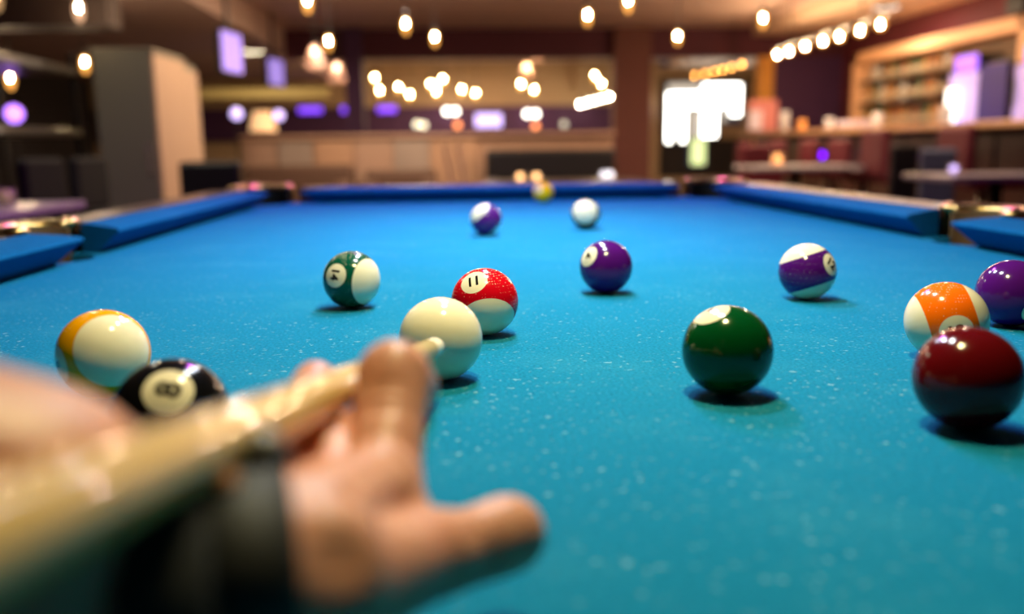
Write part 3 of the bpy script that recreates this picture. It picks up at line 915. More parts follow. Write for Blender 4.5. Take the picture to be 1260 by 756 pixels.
def pendant(x, y, z, label, m=None, shade=False, group='amber pendant bulbs'):
    m = m or M_BULB
    t = thing('pendant_bulb', label, 'pendant lamp', (x, y, z), 0, group)
    b = link_mesh('bulb', mesh_with(bulb_me, m[0]), None, t)
    link_mesh('filament', mesh_with(fil_me, m[1]), None, b)
    link_mesh('socket', sock_me, None, t)
    obj('cord', tube(NB(), [(0, 0, 0.11), (0, 0, ceil_z(x) - z)], 0.004, 6), M_BLACK, t)
    if shade: link_mesh('glass_shade', shade_me, None, t)
    if m[2]: lamp_glow(t, m[2], (1.0, 0.76, 0.52))
    return t
NEARP = [((-1.078, 7.0, 2.043), 'amber pendant bulb cut by the top edge of the picture, over the brown booths'),
         ((-1.178, 8.8, 1.957), 'amber pendant bulb just above the two glass shaded pendants'),
         ((-0.426, 8.4, 2.057), 'amber pendant bulb, higher of the pair in front of the maroon bulkhead'),
         ((-0.181, 9.2, 2.037), 'amber pendant bulb, lower of the pair in front of the maroon bulkhead'),
         ((1.173, 8.0, 2.073), 'amber pendant bulb hanging alone above the far yellow ball'),
         ((1.338, 7.0, 2.038), 'amber pendant bulb cut by the top edge of the picture, over the black sofa'),
         ((2.343, 9.5, 2.069), 'amber pendant bulb straight above the bright white window'),
         ((2.80, 8.2, 2.068), 'amber pendant bulb next to the cream soffit over the bar')]
for p, lb in NEARP: pendant(*p, lb)
FARP = [(-1.245, 14.5, 2.053), (-1.258, 15.5, 1.916), (-0.924, 15.2, 1.947), (-0.77, 15.8, 1.862), (-0.382, 15.0, 1.981), (-0.302, 15.5, 1.895), (-0.176, 14.6, 2.028), (0.122, 15.2, 1.899), (0.36, 15.6, 1.868), (1.098, 15.0, 1.97), (1.115, 14.0, 2.155), (1.347, 15.4, 1.902), (1.243, 13.6, 2.354), (2.247, 14.5, 2.053), (2.45, 15.1, 1.966)]
FLB = ['upper bulb of the pair beside the purple column', 'lower bulb of the pair beside the purple column', 'upper bulb of the second pair from the purple column', 'lower bulb of the second pair from the purple column',
       'middle bulb of the tight cluster of three', 'lowest bulb of the tight cluster of three', 'highest bulb of the tight cluster of three', 'upper bulb of the pair right above the glowing screen', 'lower bulb of the pair above the glowing screen',
       'left lower bulb of the tall stack of five', 'second highest bulb of the tall stack of five', 'right lower bulb of the tall stack of five', 'highest bulb of the tall stack of five', 'upper bulb of the pair over the white globe bar', 'lower bulb of the pair over the white globe bar']
for i, (p, lb) in enumerate(zip(FARP, FLB)):
    pendant(*p, 'small far amber pendant, ' + lb, M_BULBF, shade=i in (10, 12), group='far amber pendants')
for p, lb in (((-1.371, 9.2, 1.903), 'glass shaded pendant, higher of the two beside the hanging screens'), ((-1.328, 10.5, 1.859), 'glass shaded pendant, lower of the two beside the hanging screens')):
    pendant(*p, lb, M_BULBS, True, 'glass shaded pendants')
for p, lb in (((-2.43, 6.2, 1.876), 'pendant bulb above the grey cabinet, under the low soffit'), ((-3.049, 7.8, 1.684), 'pendant bulb at the edge of the grey cabinet'), ((-3.475, 7.4, 1.532), 'low pendant bulb seen between the steel rack shelves'), ):
    pendant(*p, lb, M_BULBS if p[1] < 7 else M_BULB, group='pendants in the dark side area')
pendant(-2.80, 5.9, 1.90, 'dim pendant bulb in the top corner above the steel rack', M_BULBD, group='pendants in the dark side area')

# globe bars
def globe_bar(label, pts, r, m, rod_z, fil, watts, cat='lamp'):
    x0, y0, z0 = pts[0]
    t = thing('globe_light_bar', label, cat, (x0, y0, z0))
    P = [Vector(p) - Vector(pts[0]) for p in pts]
    a, b = P[0], P[-1]
    e = (b - a).normalized() * 0.12
    obj('rail', tube(NB(), [a - e + Vector((0, 0, r + 0.03)), b + e + Vector((0, 0, r + 0.03))], 0.015, 8), M_BLACK, t)
    for q in (0.15, 0.85):
        c = a.lerp(b, q)
        obj('rod', tube(NB(), [c + Vector((0, 0, r + 0.03)), Vector((c.x, c.y, rod_z - z0))], 0.006, 6), M_BLACK, t)
    for p in P:
        g = obj('globe', ball_bm(NB(), p, r, 12), m, t, True)
        f = link_mesh('filament', mesh_with(fil_me, fil), None, g); f.location = p
        if watts: lamp_glow(t, watts, (1.0, 0.72, 0.46), p)
        obj('holder', tube(NB(), [p + Vector((0, 0, r * 0.9)), p + Vector((0, 0, r + 0.03))], 0.012, 6), M_BLACK, g)
    return t
globe_bar('row of seven bright globe bulbs hanging over the bar counter', [(4.02, 11.2, 2.04), (4.02, 10.8, 2.04), (4.02, 10.3, 2.042), (4.02, 9.8, 2.042), (4.01, 9.35, 2.036), (4.0, 8.85, 2.032), (3.99, 8.4, 2.032)], 0.05, glow_glass('warm_globe', (255, 170, 84), 0.9), CEIL, glow('globe_filament', (255, 226, 180), 420), 15.0)
globe_bar('row of six dim orange globe bulbs above the white window', [(3.733, 14.0, 2.004), (3.755, 13.5, 1.995), (3.75, 13.0, 1.985), (3.75, 12.6, 1.975), (3.723, 12.1, 1.965), (3.706, 11.6, 1.96)], 0.04, glow_glass('orange_globe', (255, 170, 84), 0.35), CEIL, glow('orange_filament', (255, 176, 90), 40), 0.0)
globe_bar('slanting row of five white globe bulbs by the brown column', [(2.429, 17.5, 1.749), (2.498, 17, 1.755), (2.559, 16.5, 1.759), (2.612, 16.0, 1.775), (2.657, 15.5, 1.775)], 0.05, glow_glass('white_globe', (255, 246, 190), 0.8), CEIL, glow('white_filament', (255, 248, 224), 420), 0.0)

# wall lamps on the back wall
WL = [((-0.744, 1.404), 'w', 'twin dim white wall lamp, first of the pair above the pale booth'), ((-0.618, 1.387), 'w', 'twin dim white wall lamp, second of the pair above the pale booth'),
      ((-0.151, 1.647), 'h', 'bright white wall lamp, first of the pair near the glowing screen'), ((0.007, 1.646), 'h', 'bright white wall lamp, second of the pair near the glowing screen'),
      ((0.049, 1.38), 'o', 'orange wall lamp beside the glowing screen'), ((1.425, 1.585), 'h', 'bright white wall lamp, first of the pair over the dark sofa'),
      ((1.586, 1.584), 'h', 'bright white wall lamp, second of the pair over the dark sofa'), ((1.584, 1.349), 'o', 'orange wall lamp under the bright pair over the sofa'),
      ((2.148, 1.374), 'd', 'faint greenish white wall lamp next to the orange one'), ((3.423, 1.864), 'd', 'faint white wall lamp high beside the brown column'),
      ((3.80, 1.767), 'h', 'bright wall lamp, upper of the two next to the white window'), ((3.80, 1.594), 'v', 'lavender wall lamp, lower of the two next to the white window'), ((3.396, 1.409), 'o', 'orange wall lamp low beside the brown column')]
WM = {'w': glow('wall_lamp_white', (250, 244, 210), 2.6), 'h': glow('wall_lamp_bright', (255, 248, 230), 9), 'o': glow('wall_lamp_orange', (255, 150, 90), 3.2), 'd': glow('wall_lamp_dim', (210, 210, 190), 1.3), 'v': glow('wall_lamp_lavender', (200, 190, 255), 4)}
for (x, z), k, lb in WL:
    t = thing('wall_lamp', lb, 'wall lamp', (x, 17.9 if z < 1.75 and x < 3.4 else 18.0, z), 0, 'small lamps on the back wall')
    obj('globe', ball_bm(NB(), (0, -0.12, 0), 0.06, 12), WM[k], t, True)
    obj('bracket', tube(NB(), [(0, -0.08, 0), (0, 0, 0)], 0.015, 6), M_BLACK, t)
    obj('back_plate', box(NB(), -0.03, 0.03, -0.01, 0.0, -0.04, 0.04), M_BLACK, t)

# screens
def screen(name, label, x, y, z, w, h, rz, m, group, hang=None):
    t = thing(name, label, 'screen', (x, y, z), rz, group)
    obj('housing', box(NB(), -w / 2 - 0.02, w / 2 + 0.02, 0.0, 0.05, -h / 2 - 0.02, h / 2 + 0.02, 0.006), M_BLACK, t)
    obj('display', box(NB(), -w / 2, w / 2, -0.004, 0.0, -h / 2, h / 2), m, t)
    if hang:
        obj('ceiling_mount', tube(NB(), [(0, 0.03, h / 2), (0, 0.03, hang - z)], 0.018, 8), M_BLACK, t)
    return t
M_LAV = glow('lavender_screen', (160, 138, 250), 0.7)
M_VIO = glow('violet_screen', (128, 70, 255), 1.6)
screen('hanging_screen', 'lavender screen hung from the ceiling beside the grey cabinet', -1.99, 8.4, 1.815, 0.42, 0.34, rad(80), M_LAV, 'hanging lavender screens', CEIL)
screen('hanging_screen', 'lavender screen hung from the ceiling, the farther of the two', -2.18, 11.4, 1.885, 0.44, 0.30, rad(78), M_LAV, 'hanging lavender screens', CEIL)
screen('wall_screen', 'bright lavender screen on the purple back wall panel', 0.66, 17.85, 1.468, 0.52, 0.26, 0, glow('bright_lavender', (190, 176, 255), 1.6), 'screens on the back wall')
for x, w_, lb in ((-2.80, 0.45, 'wide violet screen, farthest from the brown booth lamps'), (-2.08, 0.26, 'violet screen next to a smaller one behind the purple column'), (-1.85, 0.14, 'smallest violet screen behind the purple column'), (-1.32, 0.36, 'violet screen between the purple column and the twin lamps')):
    screen('wall_screen', lb, x, 17.85, 1.70, w_, 0.12, 0, M_VIO, 'screens on the back wall')
# violet lamps in the dark side area
for p, lb, k in (((-2.831, 12.0, 1.414), 'pinkish violet lamp ball behind the grey cabinet', 2.2), ((-2.672, 14.0, 1.462), 'pale lavender lamp ball behind the cream lamp shade', 2.2), ((-3.756, 8.0, 1.277), 'violet lamp ball seen between the steel rack shelves', 3.0)):
    t = thing('standing_lamp', lb, 'lamp', (p[0], p[1], 0), 0, 'violet standing lamps')
    obj('globe', ball_bm(NB(), (0, 0, p[2]), 0.075, 14), glow('violet_globe_%d' % int(p[1]), (176, 120, 255) if p[1] < 9 else (214, 190, 255), k), t, True)
    obj('pole', tube(NB(), [(0, 0, 0.02), (0, 0, p[2] - 0.06)], 0.012, 8), M_BLACK, t)
    obj('base', lathe(NB(), [(0.14, 0.0), (0.14, 0.015), (0.03, 0.03)], 16), M_BLACK, t)

# ------------------------------------------------------------------ booths, sofa, chairs at the back
hw_ = struct('wall_half', box(NB(), -2.32, 1.75, 10.0, 10.12, 0, 1.06), M_TAN)
obj('ledge', box(NB(), -2.34, 1.77, 9.94, 10.2, 1.06, 1.10, 0.01), M_TAN, hw_)
xs = [-2.32, -1.95, -1.55, -1.12, -0.70, -0.28, 0.26]
for i in range(6):
    bxo('panel', xs[i] + 0.015, xs[i + 1] - 0.015, 9.97, 10.0, 0.10, 1.03, mat('half_wall_panel_%d' % (i % 3), ((164, 132, 110), (150, 132, 118), (174, 136, 106))[i % 3], 0.6, var=(3, 0.15)), hw_, 0.004)
def sofa(label, x0, x1, y, m, top, group):
    t = thing('sofa', label, 'sofa', ((x0 + x1) / 2, y, 0), 0, group)
    w = (x1 - x0) / 2
    bxo('seat', -w, w, -0.62, 0.0, 0.12, 0.44, m, t, 0.03)
    bxo('backrest', -w, w, 0.0, 0.20, 0.12, top, m, t, 0.04)
    for s in (-1, 1):
        bxo('armrest', min(s * w, s * (w - 0.14)), max(s * w, s * (w - 0.14)), -0.60, 0.0, 0.44, 0.62, m, t, 0.03)
        for q in (-0.56, 0.12): bxo('foot', s * (w - 0.1) - 0.03, s * (w - 0.1) + 0.03, q - 0.03, q + 0.03, 0, 0.12, M_BLACK, t)
    return t
M_BROWNSOFA = mat('brown_upholstery', (92, 66, 50), 0.7, bump=(40, 0.2, 0.003))
sofa('black leather sofa against the tan half wall', 0.32, 1.74, 9.72, M_LEATHER, 0.92, 'sofas by the half wall')
sofa('brown upholstered sofa under the purple column', -2.25, -1.10, 9.72, M_BROWNSOFA, 0.78, 'sofas by the half wall')
sofa('brown upholstered sofa between the pale stool and the purple column', -0.98, -0.22, 9.72, M_BROWNSOFA, 0.72, 'sofas by the half wall')
# cream table lamp on the half wall
t = thing('table_lamp', 'cream shaded lamp glowing on the half wall ledge', 'lamp', (-2.10, 10.07, 1.10))
obj('lamp_shade', lathe(NB(), [(0.15, 0.05), (0.10, 0.26), (0.095, 0.26), (0.145, 0.05)], 20, closed_ends=False), glow('cream_shade', (255, 206, 150), 0.75), t, True)
obj('stem', lathe(NB(), [(0.06, 0.0), (0.06, 0.012), (0.012, 0.02), (0.012, 0.2)], 14), M_BLACK, t, True)
# pale wooden stool with slanting legs
t = thing('bar_chair', 'pale wooden high chair with slanting legs before the black sofa', 'chair', (0.05, 7.0, 0))
for s in (-1, 1):
    obj('leg', tube(NB(), [(s * 0.05 - 0.03 + 0.10, -0.02, 0.0), (s * 0.05 - 0.085, 0.0, 0.98)], 0.014, 8), M_PALEWOOD, t)
    obj('leg', tube(NB(), [(s * 0.05 + 0.34, 0.02, 0.0), (s * 0.05 + 0.02, 0.30, 0.62)], 0.014, 8), M_PALEWOOD, t)
bxo('seat', -0.14, 0.14, -0.02, 0.32, 0.60, 0.64, M_BLACK, t, 0.01)
bxo('stretcher', -0.03, 0.09, -0.01, 0.012, 0.30, 0.33, M_PALEWOOD, t)

def chair(label, x, y, rz, m, top, w=0.40, group='chairs', seat=0.45):
    t = thing('chair', label, 'chair', (x, y, 0), rz, group)
    bxo('seat', -w / 2, w / 2, -0.40, 0.02, seat - 0.06, seat, m, t, 0.02)
    bxo('backrest', -w / 2, w / 2, 0.0, 0.06, seat, top, m, t, 0.025)
    for sx in (-1, 1):
        for yy in (-0.36, 0.02):
            obj('leg', tube(NB(), [(sx * (w / 2 - 0.02), yy, 0), (sx * (w / 2 - 0.03), yy, seat - 0.06)], 0.014, 8), M_STEEL, t)
    return t
chair('black tub chair beside the grey cabinet', -1.60, 6.0, PI, M_LEATHER, 0.88, 0.40, 'black chairs by the grey cabinet')
for x, y, lb in ((-2.10, 4.75, 'steel legged chair in front of the rack, nearer one'), (-2.12, 5.4, 'steel legged chair in front of the rack, farther one')):
    chair(lb, x, y, rad(80), mat('black_fabric', (12, 12, 13), 0.9), 0.92, 0.34, 'steel legged chairs', 0.62)
chair('black high backed chair at the grey table', 3.15, 6.12, 0, M_LEATHER, 0.93, 0.20, 'chairs by the grey tables')
chair('blue grey padded chair between the black chair and the red chairs', 3.42, 6.16, 0, M_BLUEGREY, 0.90, 0.26, 'chairs by the grey tables')

# ------------------------------------------------------------------ left side: cabinet, rack, low table
t = thing('tall_cabinet', 'tall plain grey green cabinet with warm light painted on its side', 'cabinet', (-2.22, 6.3, 0))
M_CABLIT = mat('cabinet_side_lit', (196, 164, 136), 0.6, var=(2, 0.06))  # warm light on this side is painted into the panel colour
bxo('body', -0.20, 0.185, 0.02, 1.05, 0.06, 1.60, M_GREY, t, 0.008)
bxo('side_panel', 0.185, 0.20, 0.02, 0.72, 0.06, 1.62, M_CABLIT, t)
bxo('side_panel', 0.185, 0.20, 0.725, 1.05, 0.06, 1.55, M_CABLIT, t)
bxo('door', -0.195, 0.18, 0.0, 0.02, 0.10, 1.60, M_GREY, t, 0.004)
bxo('top', -0.21, 0.205, 0.0, 0.72, 1.60, 1.63, M_GREY, t, 0.004)
bxo('plinth', -0.18, 0.18, 0.03, 1.0, 0.0, 0.06, M_BLACK, t)
obj('handle', tube(NB(), [(0.13, -0.025, 0.80), (0.13, -0.025, 1.0)], 0.008, 8), M_STEEL, t)

t = thing('steel_rack', 'steel shelf rack with two bright shelf edges beside the grey cabinet', 'rack', (-2.60, 5.6, 0))
for z in (1.50, 1.085, 0.30):
    bxo('shelf', -0.55, 0.0, -1.1, 0.90, z - 0.025, z + 0.02, M_STEEL, t, 0.004)
for x in (-0.53, -0.02):
    for y in (-1.08, 0.88):
        bxo('post', x - 0.015, x + 0.015, y - 0.015, y + 0.015, 0.0, 1.62, mat('dark_steel', (40, 40, 44), 0.4, metal=0.8), t)

t = thing('low_table', 'low grey topped table beyond the pocket, two votive jars on it', 'table', (-1.82, 2.85, 0))
bxo('table_top', -0.40, 0.395, -0.70, 0.68, 0.735, 0.765, M_GREYTOP, t, 0.006)
for x in (-0.34, 0.33):
    for y in (-0.62, 0.60): bxo('leg', x - 0.025, x + 0.025, y - 0.025, y + 0.025, 0, 0.735, M_BLACK, t)
def votive(label, x, y, z, m, group, r=0.03, h=0.06):
    t = thing('votive_jar', label, 'candle jar', (x, y, z), 0, group)
    obj('jar', lathe(NB(), [(r * 0.8, 0.0), (r, 0.01), (r, h), (r * 0.9, h), (r * 0.9, 0.012)], 14), glass_mat('jar_glass_' + m.name, (200, 190, 170), 0.4) if ('jar_glass_' + m.name) not in bpy.data.materials else bpy.data.materials['jar_glass_' + m.name], t, True)
    obj('flame', lathe(NB(), [(r * 0.3, 0.015), (r * 0.75, 0.03), (r * 0.5, h * 0.85), (0.002, h * 0.98)], 10), m, t, True)
M_FLDIM = glow('dim_flame', (220, 190, 130), 0.5)
votive('small pale candle jar on the low table, nearer the edge of the picture', -1.62, 3.12, 0.765, M_FLDIM, 'candle jars on the low table')
votive('small pale candle jar on the low table, nearer the cabinet', -1.56, 3.2, 0.765, M_FLDIM, 'candle jars on the low table')

# added table beyond the far rail; its glowing jars stand in for rail glints
def table_at(label, x0, x1, y0, y1, z, top, group):
    t = thing('table', label, 'table', ((x0 + x1) / 2, (y0 + y1) / 2, 0), 0, group)
    w, d = (x1 - x0) / 2, (y1 - y0) / 2
    bxo('table_top', -w, w, -d, d, z - 0.035, z, top, t, 0.008)
    obj('pedestal', lathe(NB(), [(0.25, 0.0), (0.25, 0.015), (0.04, 0.03), (0.04, z - 0.035)], 20), M_BLACK, t, True)
    return t
table_at('added dark table beyond the far cushion, holding the glint jars', 0.2, 1.3, 5.8, 6.5, 0.715, M_WOOD, 'tables')
M_GLINT = glow('warm_glint', (255, 196, 130), 9)
M_GLINTW = glow('white_glint', (230, 228, 240), 8)
for p, lb, m_ in (((0.428, 6.0), 'warm rail glint built as a jar, first of two behind the yellow ball', M_GLINT), ((0.537, 6.0), 'warm rail glint built as a jar, second of two behind the yellow ball', M_GLINT), ((1.02, 6.15), 'white rail glint built as a jar, first of the close pair', M_GLINTW), ((1.07, 6.2), 'white rail glint built as a jar, second of the close pair', M_GLINTW)):
    votive(lb, p[0], p[1], 0.715, m_, 'glint jars on the added table')
table_at('long grey topped table farther from the camera, before the bar', 2.55, 3.50, 7.5, 8.15, 0.755, M_GREYTOP, 'grey tables by the bar')
table_at('grey topped table nearer the camera, cut by the picture edge', 2.86, 3.75, 5.0, 5.6, 0.750, M_GREYTOP, 'grey tables by the bar')
votive('lavender glowing candle jar on the nearer grey table', 3.03, 5.3, 0.75, glow('lavender_flame', (200, 180, 255), 5), 'candle jars on the grey tables')
votive('dim orange glint built as a jar on the farther grey table', 2.78, 7.7, 0.755, glow('orange_glint', (255, 160, 90), 3), 'candle jars on the grey tables')  # glowing orange jars in place of small warm reflections
votive('bright orange glint built as a jar on the farther grey table, by the red chair', 2.95, 8.1, 0.755, glow('bright_orange_glint', (255, 170, 90), 7), 'candle jars on the grey tables', 0.05, 0.1)

# ------------------------------------------------------------------ bar
t = thing('bar_counter', 'long bar counter with a pale wooden top', 'bar counter', (4.35, 9.3, 0))
bxo('counter_top', -0.33, 0.30, -3.3, 3.3, 1.045, 1.10, M_BARTOP, t, 0.012)
bxo('front', -0.12, 0.20, -3.25, 3.25, 0.0, 1.045, M_DARK, t)
for k in range(9):
    y0 = -3.22 + k * 0.72
    bxo('front_panel', -0.14, -0.12, y0 + 0.02, y0 + 0.68, 0.12, 1.0, M_WOOD, t, 0.005)
bxo('foot_rail', -0.30, -0.26, -3.2, 3.2, 0.20, 0.24, M_STEEL, t, 0.01)
for y, lb in ((10.0, 'violet spotlight under the bar, farther of the two'), (8.3, 'violet spotlight under the bar, nearer of the two')):
    q = thing('bar_spotlight', lb, 'spotlight', (4.20, y, 0.815), 0, 'violet spotlights under the bar')
    obj('lens', ball_bm(NB(), (-0.05, 0, 0), 0.035, 12), glow('violet_led', (120, 10, 255), 7), q, True)
    obj('housing', box(NB(), -0.02, 0.02, -0.04, 0.04, -0.04, 0.04), M_BLACK, q)
def bar_stool(label, x, y, rz, top=1.06):
    t = thing('bar_stool', label, 'bar stool', (x, y, 0), rz, 'red bar stools')
    bxo('seat', -0.22, 0.22, -0.22, 0.22, 0.60, 0.70, M_REDSEAT, t, 0.03)
    bxo('backrest', -0.22, 0.22, -0.26, -0.19, 0.66, top, M_REDSEAT, t, 0.03)
    obj('pole', lathe(NB(), [(0.22, 0.0), (0.22, 0.015), (0.03, 0.04), (0.03, 0.60)], 20), M_STEEL, t, True)
    obj('foot_ring', arc_wall(NB(), 0, 0, 0.15, 0.165, 0.28, 0.295, 0, 2 * PI, 24), M_STEEL, t)
STOOLS = [(3.86, 6.35, 'red bar stool nearest the picture edge with a tall back'), (3.78, 7.45, 'red bar stool, second along the bar from the picture edge'), (3.80, 8.2, 'red bar stool, third along the bar from the picture edge'), (3.80, 8.9, 'red bar stool, fourth along the bar from the picture edge'), (3.82, 9.9, 'red bar stool between the two violet spotlights'), (3.85, 11.2, 'red bar stool at the far end of the bar')]
for x, y, lb in STOOLS: bar_stool(lb, x, y, rad(-90), 1.06 if y < 8 else 0.98)
for x, y, lb in ((3.05, 8.75, 'red dining chair behind the farther grey table'), (3.25, 9.5, 'red dining chair behind the farther grey table, closer to the bar')):
    chair(lb, x, y, 0, M_REDSEAT, 0.94, 0.42, 'red dining chairs')

# back bar: lit frame round a recess with shelves and bottles
t = thing('back_bar', 'warm framed back bar shelving on the maroon wall', 'shelf', (5.65, 10.2, 0))
M_FRAME = mat('honey_frame', (232, 180, 132), 0.5, var=(3, 0.1))
bxo('back_panel', -0.06, 0.0, -1.75, 1.75, 1.1, 2.06, mat('back_bar_panel', (110, 84, 64), 0.6, var=(3, 0.3)), t)
bxo('frame', -0.28, 0.0, -1.85, 1.85, 1.98, 2.12, M_FRAME, t, 0.01)
bxo('frame', -0.28, 0.0, -1.90, -1.75, 0.0, 2.12, M_FRAME, t, 0.01)
bxo('frame', -0.28, 0.0, 1.70, 1.85, 0.0, 2.12, M_FRAME, t, 0.01)
for z in (1.16, 1.46, 1.74):
    bxo('shelf', -0.26, -0.06, -1.75, 1.70, z - 0.02, z, M_WOOD, t)
bxo('lower_cabinet', -0.50, 0.0, -1.75, 1.70, 0.0, 1.10, M_WOOD, t, 0.01)
# lit fridges with lavender doors
def fridge(label, y0, y1, m):
    t = thing('display_fridge', label, 'fridge', (5.33, (y0 + y1) / 2, 1.12), 0, 'lit fridges behind the bar')
    w = (y1 - y0) / 2
    bxo('case', 0.0, 0.035, -w, w, 0.0, 0.56, M_BLACK, t, 0.01)
    bxo('glass_door', -0.012, 0.0, -w + 0.02, w - 0.02, 0.03, 0.53, m, t)
    obj('handle', tube(NB(), [(-0.03, w - 0.06, 0.15), (-0.03, w - 0.06, 0.40)], 0.008, 8), M_STEEL, t)
M_FR = glow('fridge_lavender', (188, 172, 255), 0.36)
fridge('lavender lit display fridge between the bottle shelves', 8.96, 9.52, M_FR)
fridge('lavender lit display fridge cut by the picture edge', 7.76, 8.38, M_FR)
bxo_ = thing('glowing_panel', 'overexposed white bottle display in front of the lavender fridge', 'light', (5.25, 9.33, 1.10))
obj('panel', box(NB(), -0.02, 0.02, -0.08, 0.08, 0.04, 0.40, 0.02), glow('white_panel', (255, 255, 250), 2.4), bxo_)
obj('foot', box(NB(), -0.05, 0.05, -0.1, 0.1, 0.0, 0.04), M_BLACK, bxo_)
for y, lb in ((9.20, 'violet sign lamp above the first lavender fridge'), (8.02, 'violet sign lamp above the fridge cut by the picture edge')):
    q = thing('sign_lamp', lb, 'lamp', (5.33, y, 1.74), 0, 'violet sign lamps over the fridges')
    obj('light_panel', box(NB(), -0.03, 0.0, -0.20, 0.20, -0.08, 0.08, 0.02), glow('violet_sign', (150, 100, 255), 1.1), q)
    obj('backing', box(NB(), 0.0, 0.30, -0.21, 0.21, -0.09, 0.09, 0.01), M_BLACK, q)
t = thing('indigo_cabinet', 'dark indigo cabinet door between the two lavender fridges', 'cabinet', (5.33, 8.72, 1.10))
bxo('door', -0.01, 0.0, -0.23, 0.23, 0.0, 0.60, mat('indigo_gloss', (44, 26, 128), 0.6), t)
bxo('body', 0.0, 0.035, -0.23, 0.23, 0.0, 0.60, M_BLACK, t)
# bottles
BOT = [('green_bottle', (60, 96, 48), 0.30), ('amber_bottle', (150, 86, 34), 0.28), ('clear_bottle', (206, 204, 196), 0.30), ('dark_bottle', (40, 26, 24), 0.31), ('honey_bottle', (190, 130, 60), 0.26)]
bp_ = {}
for nme, rgb, h in BOT:
    m = mat(nme + '_glass', rgb, 0.08, coat=0.5)
    b_ = lathe(NB(), [(0.034, 0), (0.037, 0.01), (0.037, h * 0.55), (0.030, h * 0.65), (0.013, h * 0.74), (0.012, h * 0.97), (0.014, h)], 14)
    bme = bpy.data.meshes.new('bottle'); b_.to_mesh(bme); b_.free(); bme.materials.append(m)
    for p in bme.polygons: p.use_smooth = True
    l_ = lathe(NB(), [(0.0378, h * 0.15), (0.0378, h * 0.45)], 14, closed_ends=False)
    lme = bpy.data.meshes.new('bottle_label'); l_.to_mesh(lme); l_.free()
    lme.materials.append(mat('paper_label', (168, 148, 118), 0.7))
    bp_[nme] = (bme, lme)
rng = random.Random(3)
cnt = {}
WHERE = {1.16: 'bottom', 1.46: 'middle', 1.74: 'top'}
seq = 0
row = []
for z in (1.16, 1.46, 1.74):
    y = 9.72
    while y < 11.75:
        nme = BOT[rng.randrange(5)][0]
        if z == 1.74: sc = 0.74
        else: sc = 0.9
        t = link_mesh('bottle', bp_[nme][0], None)
        t.location = (5.49, y, z); t.scale = (1, 1, sc)
        row.append((t, nme, z))
        link_mesh('paper_label', bp_[nme][1], None, t)
        y += 0.11 + rng.random() * 0.06
ORD = ['first', 'second', 'third', 'fourth', 'fifth', 'sixth', 'seventh', 'eighth', 'ninth', 'tenth', 'eleventh', 'twelfth', 'thirteenth', 'fourteenth', 'fifteenth', 'sixteenth', 'seventeenth', 'eighteenth', 'nineteenth', 'twentieth']
for z in WHERE:
    sh = [r for r in row if r[2] == z]
    for i, (t, nme, _) in enumerate(sh):
        tag(t, '%s with a paper label on the %s back bar shelf, %s from the fridge' % (nme.replace('_', ' '), WHERE[z], ORD[i]), 'bottle', 'bottles on the back bar shelves')
# things standing on the counter
def glass_at(label, x, y, m, r=0.035, h=0.13):
    t = obj('drinking_glass', lathe(NB(), [(r * 0.8, 0), (r, 0.01), (r * 1.1, h), (r * 1.02, h), (r * 0.9, 0.015)], 14), m, None, True, (x, y, 1.10))
    tag(t, label, 'glass', 'glasses on the bar counter')
M_CLEAR = glass_mat('clear_glass', (236, 236, 240), 0.55)
glass_at('tall clear glass on the bar by the purple end wall', 4.30, 11.6, M_CLEAR, 0.05, 0.26)
glass_at('amber filled glass on the bar next to the tall one', 4.30, 11.0, mat('amber_drink', (236, 164, 86), 0.2, coat=0.4), 0.045, 0.13)
glass_at('clear glass on the bar below the back bar frame', 4.35, 10.3, M_CLEAR, 0.045, 0.13)
glass_at('clear glass on the bar, close to the fridges', 4.40, 9.2, M_CLEAR, 0.045, 0.15)
glass_at('clear glass on the bar nearest the picture edge', 4.40, 7.9, M_CLEAR, 0.05, 0.16)
t = thing('serving_tray', 'pale folded cloths on a tray on the bar', 'tray', (4.40, 9.75, 1.10))
bxo('tray', -0.16, 0.16, -0.24, 0.24, 0.0, 0.02, M_STEEL, t, 0.005)
for k in range(3): bxo('folded_cloth', -0.12, 0.12, -0.2 + k * 0.14, -0.08 + k * 0.14, 0.02, 0.085, mat('pale_cloth', (214, 204, 220), 0.9), t, 0.01)
t = thing('menu_stand', 'pink and white upright menu stand at the far end of the bar', 'menu stand', (4.22, 12.2, 1.10))
bxo('board', -0.20, 0.20, 0.0, 0.02, 0.02, 0.44, mat('pink_board', (206, 128, 122), 0.6), t, 0.004)
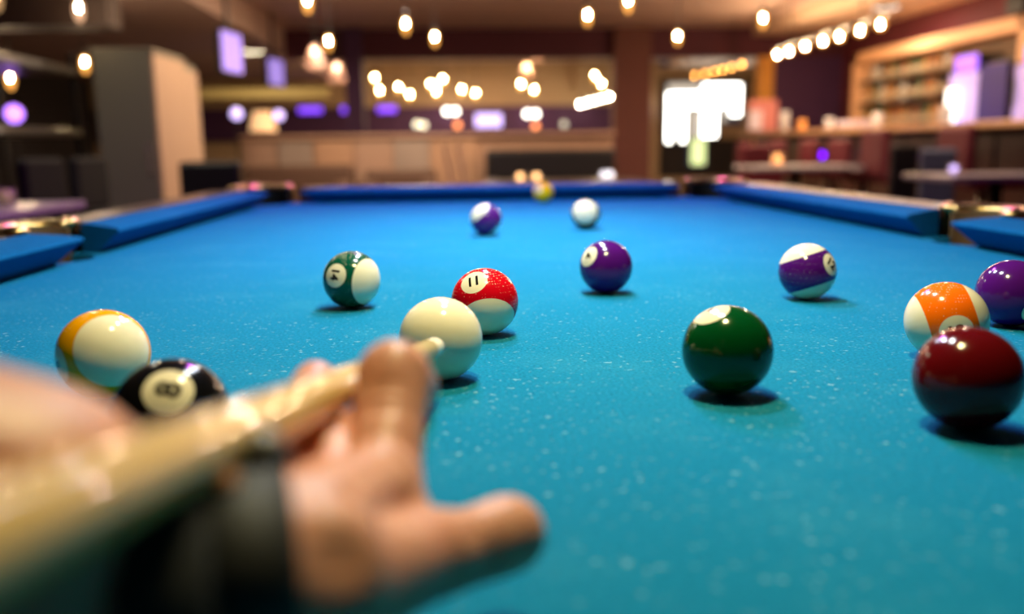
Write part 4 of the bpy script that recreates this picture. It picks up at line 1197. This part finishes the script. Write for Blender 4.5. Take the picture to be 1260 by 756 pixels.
bxo('leaf', -0.20, -0.02, -0.012, 0.0, 0.04, 0.30, mat('white_leaf', (214, 206, 224), 0.6), t)
bxo('foot', -0.16, 0.16, -0.06, 0.08, 0.0, 0.02, M_BLACK, t)
t = thing('loudspeaker', 'black loudspeaker on the maroon wall in the top corner of the picture', 'speaker', (5.65, 8.62, 2.28))
bxo('cabinet', -0.24, -0.04, -0.14, 0.14, -0.12, 0.16, M_BLACK, t, 0.01)
bxo('bracket', -0.04, 0.0, -0.04, 0.04, -0.04, 0.04, M_BLACK, t)

# ------------------------------------------------------------------ ceiling fill lights added to brighten the room (outside or at the edge of the frame)
def downlight(label, x, y, w, colr, size=0.25, spread=None):
    z = ceil_z(x)
    t = thing('added_downlight', label, 'ceiling light', (x, y, z), 0, 'added ceiling fill lights')
    obj('trim_ring', arc_wall(NB(), 0, 0, size * 0.5, size * 0.5 + 0.03, -0.03, 0.0, 0, 2 * PI, 24), M_BLACK, t)
    la = bpy.data.lights.new('downlight', 'AREA'); la.shape = 'DISK'; la.size = size; la.energy = w; la.color = colr
    lo = bpy.data.objects.new('downlight', la); COL.objects.link(lo); lo.parent = t; lo.location = (0, 0, -0.02)
downlight('added warm fill light over the booths', -0.4, 8.6, 80, (1.0, 0.80, 0.6))
downlight('added warm fill light in the far room', 0.3, 15.8, 130, (1.0, 0.74, 0.5))
downlight('added warm fill light brightening the yellow header', -2.7, 12.6, 60, (1.0, 0.84, 0.55))
downlight('added warm fill light before the bar', 2.9, 9.0, 90, (1.0, 0.68, 0.46))
downlight('added warm fill light brightening the red stools', 3.2, 6.0, 50, (1.0, 0.70, 0.5))
downlight('added warm fill light behind the bar', 4.9, 10.2, 26, (1.0, 0.80, 0.62))
downlight('added unseen violet light beyond the far rail', 0.1, 3.0, 42, (0.72, 0.12, 1.0))
downlight('added warm fill light beside the grey cabinet', -1.3, 6.6, 30, (1.0, 0.68, 0.42))
downlight('added pale fill light brightening the grey cabinet front', -2.2, 4.6, 17, (1.0, 0.95, 0.72))

print('objects', len(bpy.data.objects))
